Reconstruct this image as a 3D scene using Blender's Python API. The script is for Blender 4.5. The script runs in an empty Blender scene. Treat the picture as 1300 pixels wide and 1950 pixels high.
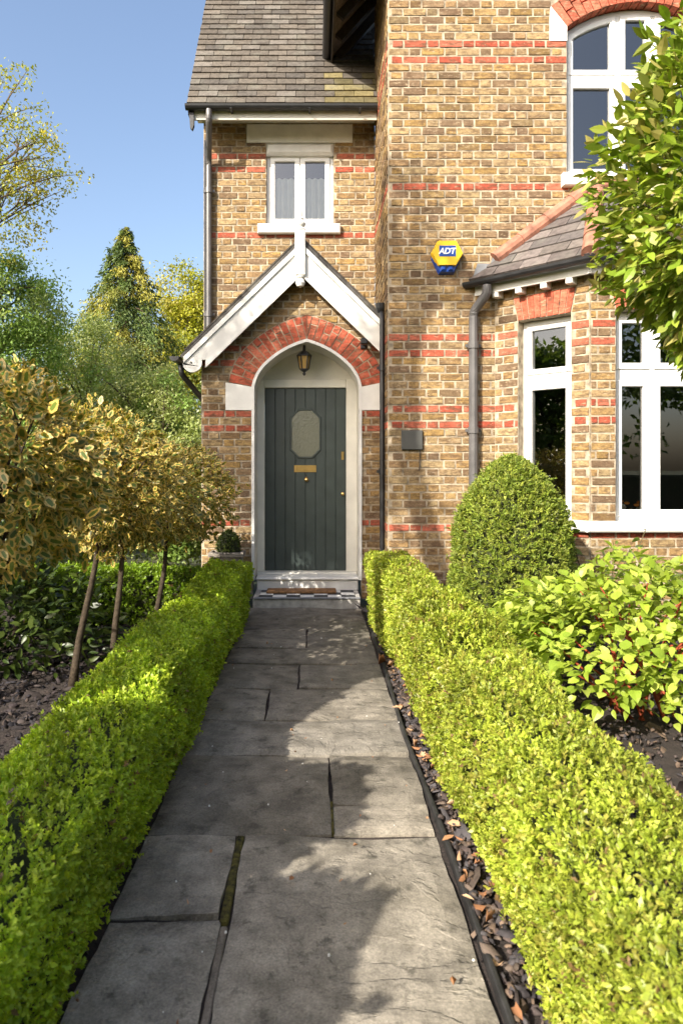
import bpy, math, random
import numpy as np
from mathutils import Vector, Matrix

random.seed(11)
rng = np.random.default_rng(11)
scene = bpy.context.scene
col = scene.collection

# ------------------------------------------------------------------ camera
H = 1.36
cam_d = bpy.data.cameras.new('camera'); cam = bpy.data.objects.new('camera', cam_d)
col.objects.link(cam); scene.camera = cam
cam.location = (0, 0, H); cam.rotation_euler = (math.radians(90), 0, 0)
cam_d.sensor_width = 36; cam_d.lens = 24
cam_d.shift_x = 52/1950; cam_d.shift_y = -83/1950
cam_d.clip_start = 0.05; cam_d.clip_end = 2000
cam_d.dof.use_dof = True; cam_d.dof.focus_distance = 6.6; cam_d.dof.aperture_fstop = 5.6

# ------------------------------------------------------------------ light
SUN = Vector((0.80, 1.0, -0.80)).normalized()
sd = bpy.data.lights.new('sun', 'SUN'); sun = bpy.data.objects.new('sun', sd); col.objects.link(sun)
sd.energy = 4.6; sd.angle = math.radians(0.45); sd.color = (1.0, 0.93, 0.80)
sun.rotation_euler = SUN.to_track_quat('-Z', 'Y').to_euler(); sun.location = (-6, -8, 9)
world = bpy.data.worlds.new('World'); scene.world = world; world.use_nodes = True
wn = world.node_tree; bg = wn.nodes['Background']
sky = wn.nodes.new('ShaderNodeTexSky'); sky.sky_type = 'NISHITA'; sky.sun_disc = False
sky.sun_elevation = math.asin(-SUN.z); sky.sun_rotation = math.atan2(-SUN.x, -SUN.y)
sky.altitude = 50; sky.air_density = 1.0; sky.dust_density = 4.0; sky.ozone_density = 1.2
wn.links.new(sky.outputs[0], bg.inputs[0]); bg.inputs[1].default_value = 0.14
vs = scene.view_settings
vs.view_transform = 'Standard'; vs.look = 'None'; vs.gamma = 1.0; vs.use_curve_mapping = False
vs.exposure = 1.12
scene.cycles.max_bounces = 8; scene.cycles.diffuse_bounces = 3; scene.cycles.glossy_bounces = 3
scene.cycles.transmission_bounces = 4; scene.cycles.transparent_max_bounces = 12
scene.cycles.caustics_reflective = False; scene.cycles.caustics_refractive = False
scene.cycles.sample_clamp_indirect = 6

F = 1300.0
def PX(p):   # world point to photo pixel (only for choosing which pieces show largest)
    return 598 + F*p[0]/max(p[1], .1), 892 - F*(p[2]-H)/max(p[1], .1)

# ------------------------------------------------------------------ materials
M = {}
def newmat(name):
    m = bpy.data.materials.new(name); m.use_nodes = True
    nt = m.node_tree; M[name] = m
    return m, nt, nt.nodes['Principled BSDF']
def N(nt, t, **kw):
    n = nt.nodes.new(t)
    for k, v in kw.items(): setattr(n, k, v)
    return n
def noise(nt, scale, detail=4, rough=.55, vec=None):
    n = N(nt, 'ShaderNodeTexNoise'); n.inputs['Scale'].default_value = scale
    n.inputs['Detail'].default_value = detail; n.inputs['Roughness'].default_value = rough
    if vec is None:
        g = N(nt, 'ShaderNodeNewGeometry'); vec = g.outputs['Position']
    nt.links.new(vec, n.inputs['Vector']); return n
def ramp(nt, fac, stops):
    r = N(nt, 'ShaderNodeValToRGB'); e = r.color_ramp.elements
    e[0].position, e[0].color = stops[0][0], (*stops[0][1], 1)
    e[1].position, e[1].color = stops[1][0], (*stops[1][1], 1)
    for p, c in stops[2:]:
        x = e.new(p); x.color = (*c, 1)
    nt.links.new(fac, r.inputs[0]); return r
def mixc(nt, blend, fac, a, b):
    m = N(nt, 'ShaderNodeMix', data_type='RGBA', blend_type=blend)
    for sock, v in ((m.inputs[0], fac), (m.inputs[6], a), (m.inputs[7], b)):
        if hasattr(v, 'is_output'): nt.links.new(v, sock)
        else: sock.default_value = v if isinstance(v, (int, float)) else (*v, 1)
    return m.outputs[2]
def bump(nt, bsdf, h, strength=.4, dist=.01):
    b = N(nt, 'ShaderNodeBump'); b.inputs['Strength'].default_value = strength; b.inputs['Distance'].default_value = dist
    nt.links.new(h, b.inputs['Height']); nt.links.new(b.outputs[0], bsdf.inputs['Normal'])
def simple(name, c, rough=.6, metal=0, var=.12, scale=9, bmp=.0, spec=.5):
    m, nt, b = newmat(name)
    n = noise(nt, scale, 5)
    lo = tuple(max(0, x*(1-var*2)) for x in c); hi = tuple(min(1, x*(1+var)) for x in c)
    r = ramp(nt, n.outputs[0], [(.3, lo), (.7, hi)])
    nt.links.new(r.outputs[0], b.inputs['Base Color'])
    b.inputs['Roughness'].default_value = rough; b.inputs['Metallic'].default_value = metal
    b.inputs['Specular IOR Level'].default_value = spec
    if bmp:
        n2 = noise(nt, scale*8, 4); bump(nt, b, n2.outputs[0], bmp, .006)
    return m
def attr_mat(name, rough, nscale, nlo, nhi, bscale, bstr, spec=.3, stain=None):
    m, nt, b = newmat(name)
    a = N(nt, 'ShaderNodeAttribute', attribute_name='Col')
    n = noise(nt, nscale, 6, .65)
    r = ramp(nt, n.outputs[0], [(.28, (nlo,)*3), (.62, (nhi,)*3)])
    c = mixc(nt, 'MULTIPLY', 1.0, a.outputs['Color'], r.outputs[0])
    if stain:
        sc, colr, lo, hi, amt = stain
        n3 = noise(nt, sc, 5, .6)
        r3 = ramp(nt, n3.outputs[0], [(lo, (0, 0, 0)), (hi, (amt,)*3)])
        c = mixc(nt, 'MIX', r3.outputs[0], c, colr)
    nt.links.new(c, b.inputs['Base Color'])
    b.inputs['Roughness'].default_value = rough; b.inputs['Specular IOR Level'].default_value = spec
    n2 = noise(nt, bscale, 5, .6); bump(nt, b, n2.outputs[0], bstr, .006)
    return m
def leaf_mat(name, rough=.42, trans=.35, spec=.4, tint=(1.25, 1.3, .55)):
    m, nt, b = newmat(name)
    a = N(nt, 'ShaderNodeAttribute', attribute_name='Col')
    nt.links.new(a.outputs['Color'], b.inputs['Base Color'])
    b.inputs['Roughness'].default_value = rough; b.inputs['Specular IOR Level'].default_value = spec
    t = N(nt, 'ShaderNodeBsdfTranslucent')
    c = mixc(nt, 'MULTIPLY', 1.0, a.outputs['Color'], tint); nt.links.new(c, t.inputs[0])
    mx = N(nt, 'ShaderNodeMixShader'); mx.inputs[0].default_value = trans
    nt.links.new(b.outputs[0], mx.inputs[1]); nt.links.new(t.outputs[0], mx.inputs[2])
    nt.links.new(mx.outputs[0], nt.nodes['Material Output'].inputs[0]); return m

m = attr_mat('brick', .9, 40, .62, 1.2, 80, .7, .15, (4.0, (.20, .135, .085), .54, .78, .45))
nt = m.node_tree; b = nt.nodes['Principled BSDF']        # burnt, horizontally smeared patches on the stocks
src = b.inputs['Base Color'].links[0].from_socket
g = N(nt, 'ShaderNodeNewGeometry'); mp = N(nt, 'ShaderNodeMapping'); mp.inputs['Scale'].default_value = (13, 13, 38)
nt.links.new(g.outputs['Position'], mp.inputs[0]); n = noise(nt, 1.0, 5, .62, mp.outputs[0])
r = ramp(nt, n.outputs[0], [(.45, (0, 0, 0)), (.64, (.78,)*3)])
c = mixc(nt, 'MIX', r.outputs[0], src, (.10, .06, .036))
mp2 = N(nt, 'ShaderNodeMapping'); mp2.inputs['Scale'].default_value = (20, 20, 55); mp2.inputs['Location'].default_value = (3.1, 7.7, 1.3)
nt.links.new(g.outputs['Position'], mp2.inputs[0]); n = noise(nt, 1.0, 4, .6, mp2.outputs[0])
r = ramp(nt, n.outputs[0], [(.58, (0, 0, 0)), (.70, (.6,)*3)])
c = mixc(nt, 'MIX', r.outputs[0], c, (.42, .33, .22)); nt.links.new(c, b.inputs['Base Color'])
simple('mortar', (.41, .34, .25), .95, 0, .3, 14, .6, .2)
attr_mat('tile', .85, 22, .62, 1.2, 60, .5, .25, (4.2, (.16, .155, .13), .52, .74, .55))
m = attr_mat('slab', .88, 7, .5, 1.25, 30, .6, .25, (2.6, (.12, .105, .078), .50, .72, .6))
nt = m.node_tree; b = nt.nodes['Principled BSDF']        # riven bedding ledges
g = N(nt, 'ShaderNodeNewGeometry'); mp = N(nt, 'ShaderNodeMapping'); mp.inputs['Scale'].default_value = (2.6, 3.9, 1); mp.inputs['Rotation'].default_value = (0, 0, .5)
nt.links.new(g.outputs['Position'], mp.inputs[0]); n = noise(nt, 1.0, 7, .6, mp.outputs[0]); n.inputs['Distortion'].default_value = .5
r = ramp(nt, n.outputs[0], [(.30, (0,)*3), (.345, (.25,)*3), (.43, (.27,)*3), (.455, (.5,)*3), (.55, (.53,)*3), (.575, (.8,)*3), (.75, (1,)*3)])
b2 = N(nt, 'ShaderNodeBump'); b2.inputs['Strength'].default_value = .9; b2.inputs['Distance'].default_value = .012
src = b.inputs['Base Color'].links[0].from_socket
n4 = noise(nt, 130, 3, .7); r4 = ramp(nt, n4.outputs[0], [(.3, (.6,)*3), (.7, (1.3,)*3)]); c = mixc(nt, 'MULTIPLY', .8, src, r4.outputs[0])
n5 = noise(nt, 22, 6, .75); r5 = ramp(nt, n5.outputs[0], [(.62, (0,)*3), (.68, (.55,)*3)]); c = mixc(nt, 'MIX', r5.outputs[0], c, (.34, .32, .24))
n6 = noise(nt, 11, 7, .7); r6 = ramp(nt, n6.outputs[0], [(.56, (0,)*3), (.66, (.7,)*3)]); c = mixc(nt, 'MIX', r6.outputs[0], c, (.06, .055, .045))
nt.links.new(c, b.inputs['Base Color'])
nt.links.new(r.outputs[0], b2.inputs['Height']); nb_ = b.inputs['Normal'].links[0].from_node; nt.links.new(b2.outputs[0], nb_.inputs['Normal'])
attr_mat('chip', .8, 30, .6, 1.2, 60, .5, .3)
attr_mat('bark', .9, 40, .5, 1.25, 45, .9, .15)
attr_mat('plain', .6, 15, .85, 1.08, 60, .15, .4)
simple('white_paint', (.72, .71, .68), .5, 0, .07, 6, .12)
simple('white_upvc', (.74, .74, .73), .3, 0, .02, 3)
simple('cream_paint', (.69, .67, .60), .5, 0, .05, 5, .08)
simple('door_paint', (.046, .060, .057), .38, 0, .10, 7, .1)
simple('black_metal', (.022, .022, .024), .4, 0, .2, 10, .1)
simple('grey_iron', (.095, .09, .09), .42, 0, .15, 8, .1)
simple('panel_grey', (.075, .075, .07), .5, 0, .08, 6)
simple('lead', (.22, .225, .24), .55, 0, .2, 7, .2)
simple('brass', (.62, .42, .16), .32, 1, .1, 12)
simple('mat_coir', (.27, .135, .055), .95, 0, .3, 60, .9)
simple('dark_wood', (.05, .038, .03), .75, 0, .25, 14, .3)
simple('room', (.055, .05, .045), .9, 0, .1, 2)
simple('curtain', (.78, .79, .74), .85, 0, .04, 6)
simple('stone_trough', (.24, .21, .18), .9, 0, .25, 14, .6)
simple('limestone', (.42, .40, .37), .8, 0, .2, 14, .3)
simple('yellow_plastic', (.84, .51, .015), .35, 0, .03, 4)
simple('blue_plastic', (.012, .06, .33), .3, 0, .05, 4)
simple('white_plastic', (.85, .85, .85), .4, 0, .02, 4)
simple('rubber', (.028, .027, .027), .6, 0, .3, 16, .3)
simple('hip_clay', (.36, .155, .10), .8, 0, .3, 9, .4)
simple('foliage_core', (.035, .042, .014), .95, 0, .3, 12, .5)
simple('moss', (.10, .085, .015), .95, 0, .5, 45, .9)
simple('amber_glass', (.28, .18, .06), .15, 0, .1, 8)
leaf_mat('leaf'); leaf_mat('leaf_glossy', .36, .28, .35)
leaf_mat('needle', .55, .22, .3); leaf_mat('dry_leaf', .8, .2, .2, (1.1, 1.0, .8))
# soil
m, nt, b = newmat('soil')
n = noise(nt, 14, 8, .7); r = ramp(nt, n.outputs[0], [(.3, (.018, .013, .011)), (.7, (.075, .055, .048))])
nt.links.new(r.outputs[0], b.inputs['Base Color']); b.inputs['Roughness'].default_value = .95
n2 = noise(nt, 60, 6, .7); bump(nt, b, n2.outputs[0], 1.0, .03)
m, nt, b = newmat('ground')
n = noise(nt, 3, 8, .7); r = ramp(nt, n.outputs[0], [(.35, (.035, .05, .014)), (.65, (.075, .07, .035))])
nt.links.new(r.outputs[0], b.inputs['Base Color']); b.inputs['Roughness'].default_value = .95
n2 = noise(nt, 40, 6, .7); bump(nt, b, n2.outputs[0], .9, .03)
# clear and obscure glass
def glass(name, tintc, rough, ior=1.5, refl=1.0):
    m, nt, b = newmat(name); nt.nodes.remove(b)
    fr = N(nt, 'ShaderNodeFresnel'); fr.inputs[0].default_value = ior
    tr = N(nt, 'ShaderNodeBsdfTransparent'); tr.inputs[0].default_value = (*tintc, 1)
    gl = N(nt, 'ShaderNodeBsdfGlossy'); gl.inputs['Roughness'].default_value = rough
    mul = N(nt, 'ShaderNodeMath', operation='MULTIPLY'); mul.use_clamp = True
    nt.links.new(fr.outputs[0], mul.inputs[0]); mul.inputs[1].default_value = refl
    mx = N(nt, 'ShaderNodeMixShader'); nt.links.new(mul.outputs[0], mx.inputs[0])
    nt.links.new(tr.outputs[0], mx.inputs[1]); nt.links.new(gl.outputs[0], mx.inputs[2])
    nt.links.new(mx.outputs[0], nt.nodes['Material Output'].inputs[0]); return m, nt, gl
glass('glass', (.86, .89, .88), .0, 1.52, 4.0)     # double glazed: four reflecting faces
m, nt, b = newmat('obscure_glass')                  # patterned privacy glass
b.inputs['Base Color'].default_value = (.15, .155, .115, 1); b.inputs['Roughness'].default_value = .2
b.inputs['Specular IOR Level'].default_value = 1.0
v = N(nt, 'ShaderNodeTexVoronoi'); v.inputs['Scale'].default_value = 48
g = N(nt, 'ShaderNodeNewGeometry'); nt.links.new(g.outputs['Position'], v.inputs['Vector'])
bump(nt, b, v.outputs['Distance'], .35, .008)

# ------------------------------------------------------------------ object helpers
WL = {}
def tag(o, label=None, cat=None, group=None, kind=None):
    if label: o['label'] = label
    if cat: o['category'] = cat
    if group: o['group'] = group
    if kind: o['kind'] = kind
    return o
def empty(name, loc, label=None, cat=None, group=None, parent=None):
    o = bpy.data.objects.new(name, None); col.objects.link(o)
    o.empty_display_size = .2; loc = Vector(loc)
    if parent: o.parent = parent; o.location = loc - WL[parent.name]
    else: o.location = loc
    WL[o.name] = loc
    return tag(o, label, cat, group)
def mesh(name, verts, faces, cols=None, smooth=False):
    me = bpy.data.meshes.new(name)
    me.from_pydata([tuple(v) for v in verts], [], faces)
    if cols is not None: setcols(me, cols)
    if smooth: me.polygons.foreach_set('use_smooth', [True]*len(me.polygons))
    me.update(); return me
def setcols(me, cols):
    """cols: one RGB, or one RGB per face"""
    nl = len(me.loops); np_ = len(me.polygons)
    cols = np.asarray(cols, dtype=np.float32)
    if cols.ndim == 1: cols = np.tile(cols, (np_, 1))
    tot = np.empty(np_, dtype=np.int32); me.polygons.foreach_get('loop_total', tot)
    c = np.ones((nl, 4), dtype=np.float32); c[:, :3] = np.repeat(cols, tot, axis=0)
    a = me.color_attributes.new('Col', 'FLOAT_COLOR', 'CORNER'); a.data.foreach_set('color', c.ravel())
def mk(name, vf, mat, parent=None, cols=None, kind=None, smooth=False, center=True):
    """world-space verts -> object with its origin at its own centre"""
    verts, faces = vf
    vs_ = np.asarray(verts, dtype=float)
    c = (vs_.min(0)+vs_.max(0))/2 if center else np.zeros(3)
    if not parent and center: c[2] = vs_[:, 2].min()
    me = mesh(name, vs_-c, faces, cols, smooth)
    me.materials.append(M[mat])
    o = bpy.data.objects.new(name, me); col.objects.link(o)
    c = Vector(c); WL[o.name] = c
    if parent: o.parent = parent; o.location = c - WL[parent.name]
    else: o.location = c
    if kind: o['kind'] = kind
    return o
def join(parts):
    V = []; Fc = []
    for v, f in parts:
        k = len(V); V += [tuple(x) for x in v]; Fc += [tuple(i+k for i in q) for q in f]
    return V, Fc
def box(x0, x1, y0, y1, z0, z1):
    v = [(x, y, z) for z in (z0, z1) for y in (y0, y1) for x in (x0, x1)]
    return v, [(0, 2, 3, 1), (4, 5, 7, 6), (0, 1, 5, 4), (2, 6, 7, 3), (0, 4, 6, 2), (1, 3, 7, 5)]
def bbox(x0, x1, y0, y1, z0, z1, b=.006):
    """box with bevelled edges (26-face)"""
    b = min(b, (x1-x0)/3, (y1-y0)/3, (z1-z0)/3)
    import bmesh
    bm = bmesh.new(); vs_ = [bm.verts.new(p) for p in box(x0, x1, y0, y1, z0, z1)[0]]
    for f in box(0, 1, 0, 1, 0, 1)[1]: bm.faces.new([vs_[i] for i in f])
    bmesh.ops.bevel(bm, geom=bm.edges[:], offset=b, segments=1, affect='EDGES')
    bm.verts.index_update()
    out = [tuple(v.co) for v in bm.verts], [tuple(v.index for v in f.verts) for f in bm.faces]
    bm.free(); return out
class Fr:
    """wall frame: u along, w up, n outward (U x W = N)"""
    def __init__(s, O, U, W=(0, 0, 1)):
        s.O = Vector(O); s.U = Vector(U).normalized(); s.W = Vector(W).normalized(); s.N = s.U.cross(s.W)
    def p(s, u, w, n=0): return s.O + s.U*u + s.W*w + s.N*n
def prism(fr, poly, n0, n1, inset=0, nf=None, jit=0):
    """poly (u,w) counter-clockwise seen from outside, extruded from n0 to n1 with a chamfered outer edge"""
    k = len(poly); cu = sum(p[0] for p in poly)/k; cw = sum(p[1] for p in poly)/k
    v = [fr.p(u, w, n0) for u, w in poly]
    for u, w in poly:
        du, dw = u-cu, w-cw; L = math.hypot(du, dw) or 1
        a = min(inset*1.4/L, .4)
        uu, ww = u-du*a+random.uniform(-jit, jit), w-dw*a+random.uniform(-jit, jit)
        v.append(fr.p(uu, ww, (nf(u, w) if nf else n1)+random.uniform(-jit, jit)*.6))
    f = [tuple(range(k, 2*k))] + [(i, (i+1) % k, k+(i+1) % k, k+i) for i in range(k)]
    return v, f
def slab3(fr, poly, n0, n1):
    """closed prism"""
    v, f = prism(fr, poly, n0, n1); k = len(poly)
    return v, f + [tuple(reversed(range(k)))]
def clip(poly, a, b, c):
    """keep a*u+b*w<=c"""
    out = []
    for i in range(len(poly)):
        p, q = poly[i], poly[(i+1) % len(poly)]
        dp, dq = a*p[0]+b*p[1]-c, a*q[0]+b*q[1]-c
        if dp <= 0: out.append(p)
        if (dp < 0 < dq) or (dq < 0 < dp):
            t = dp/(dp-dq); out.append((p[0]+(q[0]-p[0])*t, p[1]+(q[1]-p[1])*t))
    return out
def area(poly):
    return abs(sum(poly[i][0]*poly[(i+1) % len(poly)][1]-poly[(i+1) % len(poly)][0]*poly[i][1] for i in range(len(poly))))/2
def tube(pts, rad, sides=8, cap=True):
    pts = [Vector(p) for p in pts]; n = len(pts)
    if not hasattr(rad, '__len__'): rad = [rad]*n
    V = []; Fc = []; ref = Vector((.31, .17, .93))
    for i, p in enumerate(pts):
        d = (pts[min(i+1, n-1)]-pts[max(i-1, 0)]).normalized()
        if abs(d.dot(ref)) > .97: ref = Vector((1, 0, 0))
        x = d.cross(ref).normalized(); y = d.cross(x)
        for k in range(sides):
            a = 2*math.pi*k/sides; V.append(p + (x*math.cos(a)+y*math.sin(a))*rad[i])
    for i in range(n-1):
        for k in range(sides):
            a, b2 = i*sides+k, i*sides+(k+1) % sides
            Fc.append((a, b2, b2+sides, a+sides))
    if cap: Fc += [tuple(reversed(range(sides))), tuple(range((n-1)*sides, n*sides))]
    return V, Fc
def lathe(c, prof, sides=16):
    """prof: (r, z) list round a vertical axis at c"""
    V = []; Fc = []
    for r, z in prof:
        for k in range(sides):
            a = 2*math.pi*k/sides; V.append((c[0]+r*math.cos(a), c[1]+r*math.sin(a), c[2]+z))
    for i in range(len(prof)-1):
        for k in range(sides):
            a, b2 = i*sides+k, i*sides+(k+1) % sides; Fc.append((a, b2, b2+sides, a+sides))
    Fc += [tuple(reversed(range(sides))), tuple(range((len(prof)-1)*sides, len(prof)*sides))]
    return V, Fc
def npmesh(name, V, Fv, Ft, cols, mat, parent=None, kind=None, smooth=False, origin=(0, 0, 0)):
    """V (n,3); Fv flat loop vertex indices; Ft loops per face; cols per face"""
    me = bpy.data.meshes.new(name)
    V = np.asarray(V, dtype=np.float32) - np.asarray(origin, dtype=np.float32)
    me.vertices.add(len(V)); me.vertices.foreach_set('co', V.ravel())
    me.loops.add(len(Fv)); me.loops.foreach_set('vertex_index', np.asarray(Fv, dtype=np.int32))
    me.polygons.add(len(Ft)); st = np.concatenate([[0], np.cumsum(Ft)[:-1]]).astype(np.int32)
    me.polygons.foreach_set('loop_start', st)
    if smooth: me.polygons.foreach_set('use_smooth', np.ones(len(Ft), dtype=bool))
    me.update(calc_edges=True)
    c = np.ones((len(Fv), 4), dtype=np.float32); c[:, :3] = np.repeat(np.asarray(cols, dtype=np.float32), Ft, axis=0)
    a = me.color_attributes.new('Col', 'FLOAT_COLOR', 'CORNER'); a.data.foreach_set('color', c.ravel())
    me.materials.append(M[mat])
    o = bpy.data.objects.new(name, me); col.objects.link(o)
    og = Vector(origin); WL[o.name] = og
    if parent: o.parent = parent; o.location = og-WL[parent.name]
    else: o.location = og
    if kind: o['kind'] = kind
    return o

# ------------------------------------------------------------------ ground
STR = 'structure'
o = mk('ground', ([(-400, -400, -.06), (400, -400, -.06), (400, 900, -.06), (-400, 900, -.06)], [(0, 1, 2, 3)]), 'ground'); tag(o, 'bare grassy ground around the garden', kind=STR)
def sheet(name, x0, x1, y0, y1, z, amp, step, mat):
    nx = int((x1-x0)/step)+1; ny = int((y1-y0)/step)+1
    xs = np.linspace(x0, x1, nx); ys = np.linspace(y0, y1, ny)
    V = [(x, y, z+random.uniform(-amp, amp)) for y in ys for x in xs]
    Fc = [(j*nx+i, j*nx+i+1, (j+1)*nx+i+1, (j+1)*nx+i) for j in range(ny-1) for i in range(nx-1)]
    return mk(name, (V, Fc), mat, smooth=True)
tag(sheet('planting_bed', -4.2, -.668, -2.5, 7.05, -.015, .012, .11, 'soil'), 'dark mulched planting bed under the holly standards', kind=STR)
tag(sheet('planting_bed', .488, 4.6, -2.5, 6.55, -.015, .012, .11, 'soil'), 'dark mulched planting bed between the path and the bay', kind=STR)

# path: riven sandstone flags, each one a piece
PXL, PXR = -.63, .462
path = mk('path', box(PXL-.03, PXR+.012, -2.5, 6.75, -.05, -.022), 'soil'); tag(path, 'worn sandstone flag path leading to the front door', kind=STR)
SLABC = [(.255, .225, .185), (.205, .182, .15), (.27, .24, .20), (.23, .208, .177), (.19, .167, .135), (.245, .218, .18)]
def flag(x0, x1, y0, y1, idx):
    n = max(6, int((x1-x0)/.06)); q = max(5, int((y1-y0)/.06)); g = .007
    x0 += g; x1 -= g; y0 += g; y1 -= g
    ph = [random.uniform(0, 6.3) for _ in range(6)]; tilt = (random.uniform(-.006, .006), random.uniform(-.006, .006))
    V = []; Fc = []
    for j in range(q+1):
        for i in range(n+1):
            s, t = i/n, j/q
            x = x0+(x1-x0)*s; y = y0+(y1-y0)*t
            if j in (0, q): y += .0035*math.sin(x*11+ph[0])+.0015*math.sin(x*47+ph[1])
            if i in (0, n): x += .0035*math.sin(y*12+ph[2])+.0015*math.sin(y*49+ph[3])
            z = .003*math.sin(x*9+y*5+ph[4])+.003*math.sin(y*13-x*6+ph[5])+tilt[0]*(s-.5)+tilt[1]*(t-.5)
            z += .0022*math.floor(2*math.sin(x*4.1+y*6.3+ph[1])+1.5*math.sin(y*11+x*3+ph[2]))
            if i in (0, n) or j in (0, q): z -= .009
            V.append((x, y, z))
    for j in range(q):
        for i in range(n):
            a = j*(n+1)+i; Fc.append((a, a+1, a+n+2, a+n+1))
    rim = [i for i in range(n+1)]+[j*(n+1)+n for j in range(1, q+1)]+[q*(n+1)+i for i in range(n-1, -1, -1)]+[j*(n+1) for j in range(q-1, 0, -1)]
    k = len(V)
    for i in rim: V.append((V[i][0], V[i][1], -.045))
    for a in range(len(rim)):
        b2 = (a+1) % len(rim); Fc.append((rim[a], k+a, k+b2, rim[b2]))
    c = np.array(random.choice(SLABC))*random.uniform(.85, 1.12)
    return mk('flagstone', (V, Fc), 'slab', path, c, smooth=False)
for i, a in enumerate([(PXL, PXR, 5.83, 6.70), (PXL, -.06, 5.215, 5.83), (-.06, PXR, 5.215, 5.83), (PXL, PXR, 4.78, 5.215),
        (PXL, -.10, 4.23, 4.78), (-.10, PXR, 4.23, 4.78), (PXL, -.27, 3.714, 4.23), (-.27, PXR, 3.714, 4.23), (PXL, PXR, 3.256, 3.714),
        (PXL, .07, 2.551, 3.256), (.07, PXR, 2.78, 3.256), (.07, PXR, 2.551, 2.78), (PXL, -.283, 2.078, 2.551), (PXL, -.278, 1.2, 2.078),
        (-.262, PXR, 1.45, 2.551), (-.262, PXR, .75, 1.45), (PXL, -.272, .3, 1.2), (-.245, PXR, -.2, .75), (PXL, -.245, -.6, .3), (PXL, PXR, -1.4, -.6), (PXL, PXR, -2.4, -1.4), (-.245, PXR, -.6, -.2)]):
    flag(*a, i)
mk('joint_moss', bbox(-.286, -.259, 2.06, 2.54, -.03, -.004, .004), 'moss', path)
mk('joint_moss', bbox(-.281, -.259, .8, 2.05, -.03, -.013, .004), 'slab', path, (.2, .17, .14))
mk('joint_moss', bbox(.066, .076, 2.56, 2.8, -.03, -.004, .003), 'moss', path)
def edging(x, label, wob):
    pts = [(x+.012*math.sin(y*1.3+wob)+.006*math.sin(y*3.1), y) for y in np.linspace(-2.4, 6.62, 60)]
    V = []; Fc = []
    for i, (px_, y) in enumerate(pts):
        z = .013+.004*math.sin(y*2.2+wob)
        V += [(px_-.008, y, -.05), (px_-.008, y, z-.003), (px_-.004, y, z), (px_+.005, y, z), (px_+.009, y, z-.003), (px_+.009, y, -.05)]
        if i:
            a = (i-1)*6; Fc += [(a+k, a+k+1, a+7+k, a+6+k) for k in range(5)]
    o = mk('edging_strip', (V, Fc), 'rubber'); tag(o, label, 'edging', 'edging strips along the path')
edging(.478, 'black flexible edging strip between flagstones and right hedge', 0)
edging(-.652, 'black flexible edging strip between flagstones and left hedge', 2)

# slate and bark mulch chips, fallen leaves
def scatter(proto, P, X, Y, Z, S, colr):
    """proto=(verts (k,3), faces list, face colour factor rows) placed N times"""
    pv, pf, pc = proto; pv = np.asarray(pv, dtype=np.float32); n = len(P); k = len(pv)
    S = np.asarray(S, dtype=np.float32)
    if S.ndim == 1: S = S[:, None].repeat(3, 1)
    L = pv[None]*S[:, None, :]
    V = P[:, None, :] + L[..., 0:1]*X[:, None] + L[..., 1:2]*Y[:, None] + L[..., 2:3]*Z[:, None]
    fl = np.concatenate([np.asarray(f) for f in pf]); ft = np.array([len(f) for f in pf])
    Fv = (fl[None]+np.arange(n)[:, None]*k).ravel(); Ft = np.tile(ft, n)
    pc = np.asarray(pc, dtype=np.float32)          # (faces,3) mask or multiplier
    C = (colr[:, None, :]*pc[None]).reshape(-1, 3) if pc.ndim == 2 else None
    return V.reshape(-1, 3), Fv, Ft, C
def unit(a): return a/np.maximum(np.linalg.norm(a, axis=-1, keepdims=True), 1e-6)
def basis(D, Nn):
    Y = unit(D); X = unit(np.cross(Y, Nn)); Z = np.cross(X, Y); return X, Y, Z
def rand_dirs(n): return unit(rng.normal(size=(n, 3)))
CHIP = (np.array([(-.5, -.3, 0), (.1, -.5, 0), (.55, -.1, 0), (.3, .45, 0), (-.35, .35, 0), (-.4, -.25, .5), (.1, -.4, .6), (.45, -.05, .45), (.25, .35, .55), (-.3, .28, .6)]),
        [(5, 6, 7, 8, 9), (0, 1, 6, 5), (1, 2, 7, 6), (2, 3, 8, 7), (3, 4, 9, 8), (4, 0, 5, 9)], np.ones((6, 3)))
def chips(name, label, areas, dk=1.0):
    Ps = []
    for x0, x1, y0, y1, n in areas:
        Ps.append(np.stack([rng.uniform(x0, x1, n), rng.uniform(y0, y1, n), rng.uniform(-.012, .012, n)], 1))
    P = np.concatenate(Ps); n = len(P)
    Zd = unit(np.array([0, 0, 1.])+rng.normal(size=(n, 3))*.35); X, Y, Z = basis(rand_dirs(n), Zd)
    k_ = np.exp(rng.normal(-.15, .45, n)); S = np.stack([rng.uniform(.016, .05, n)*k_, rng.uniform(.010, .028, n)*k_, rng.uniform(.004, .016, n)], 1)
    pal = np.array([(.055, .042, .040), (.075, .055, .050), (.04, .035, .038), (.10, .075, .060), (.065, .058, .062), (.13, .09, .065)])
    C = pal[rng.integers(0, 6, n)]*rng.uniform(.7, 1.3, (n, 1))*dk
    V, Fv, Ft, C = scatter(CHIP, P, X, Y, Z, S, C)
    tag(npmesh(name, V, Fv, Ft, C, 'chip'), label, 'mulch', kind='stuff')
chips('bark_mulch', 'dark slate and bark mulch strip beside the path', [(.49, .66, .9, 6.4, 2600)])
chips('bark_mulch', 'dark slate and bark mulch around the holly trunks', [(-3.2, -.9, 2.2, 6.2, 6000), (-.8, -.66, .9, 6.3, 900)], np.array([.42, .44, .52]))  # slate colour, with this bed's deep shade tinted into it
chips('bark_mulch', 'dark mulch under the dogwood shrub and clipped cone', [(.8, 3.2, 1.6, 6.3, 4500)])
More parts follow.
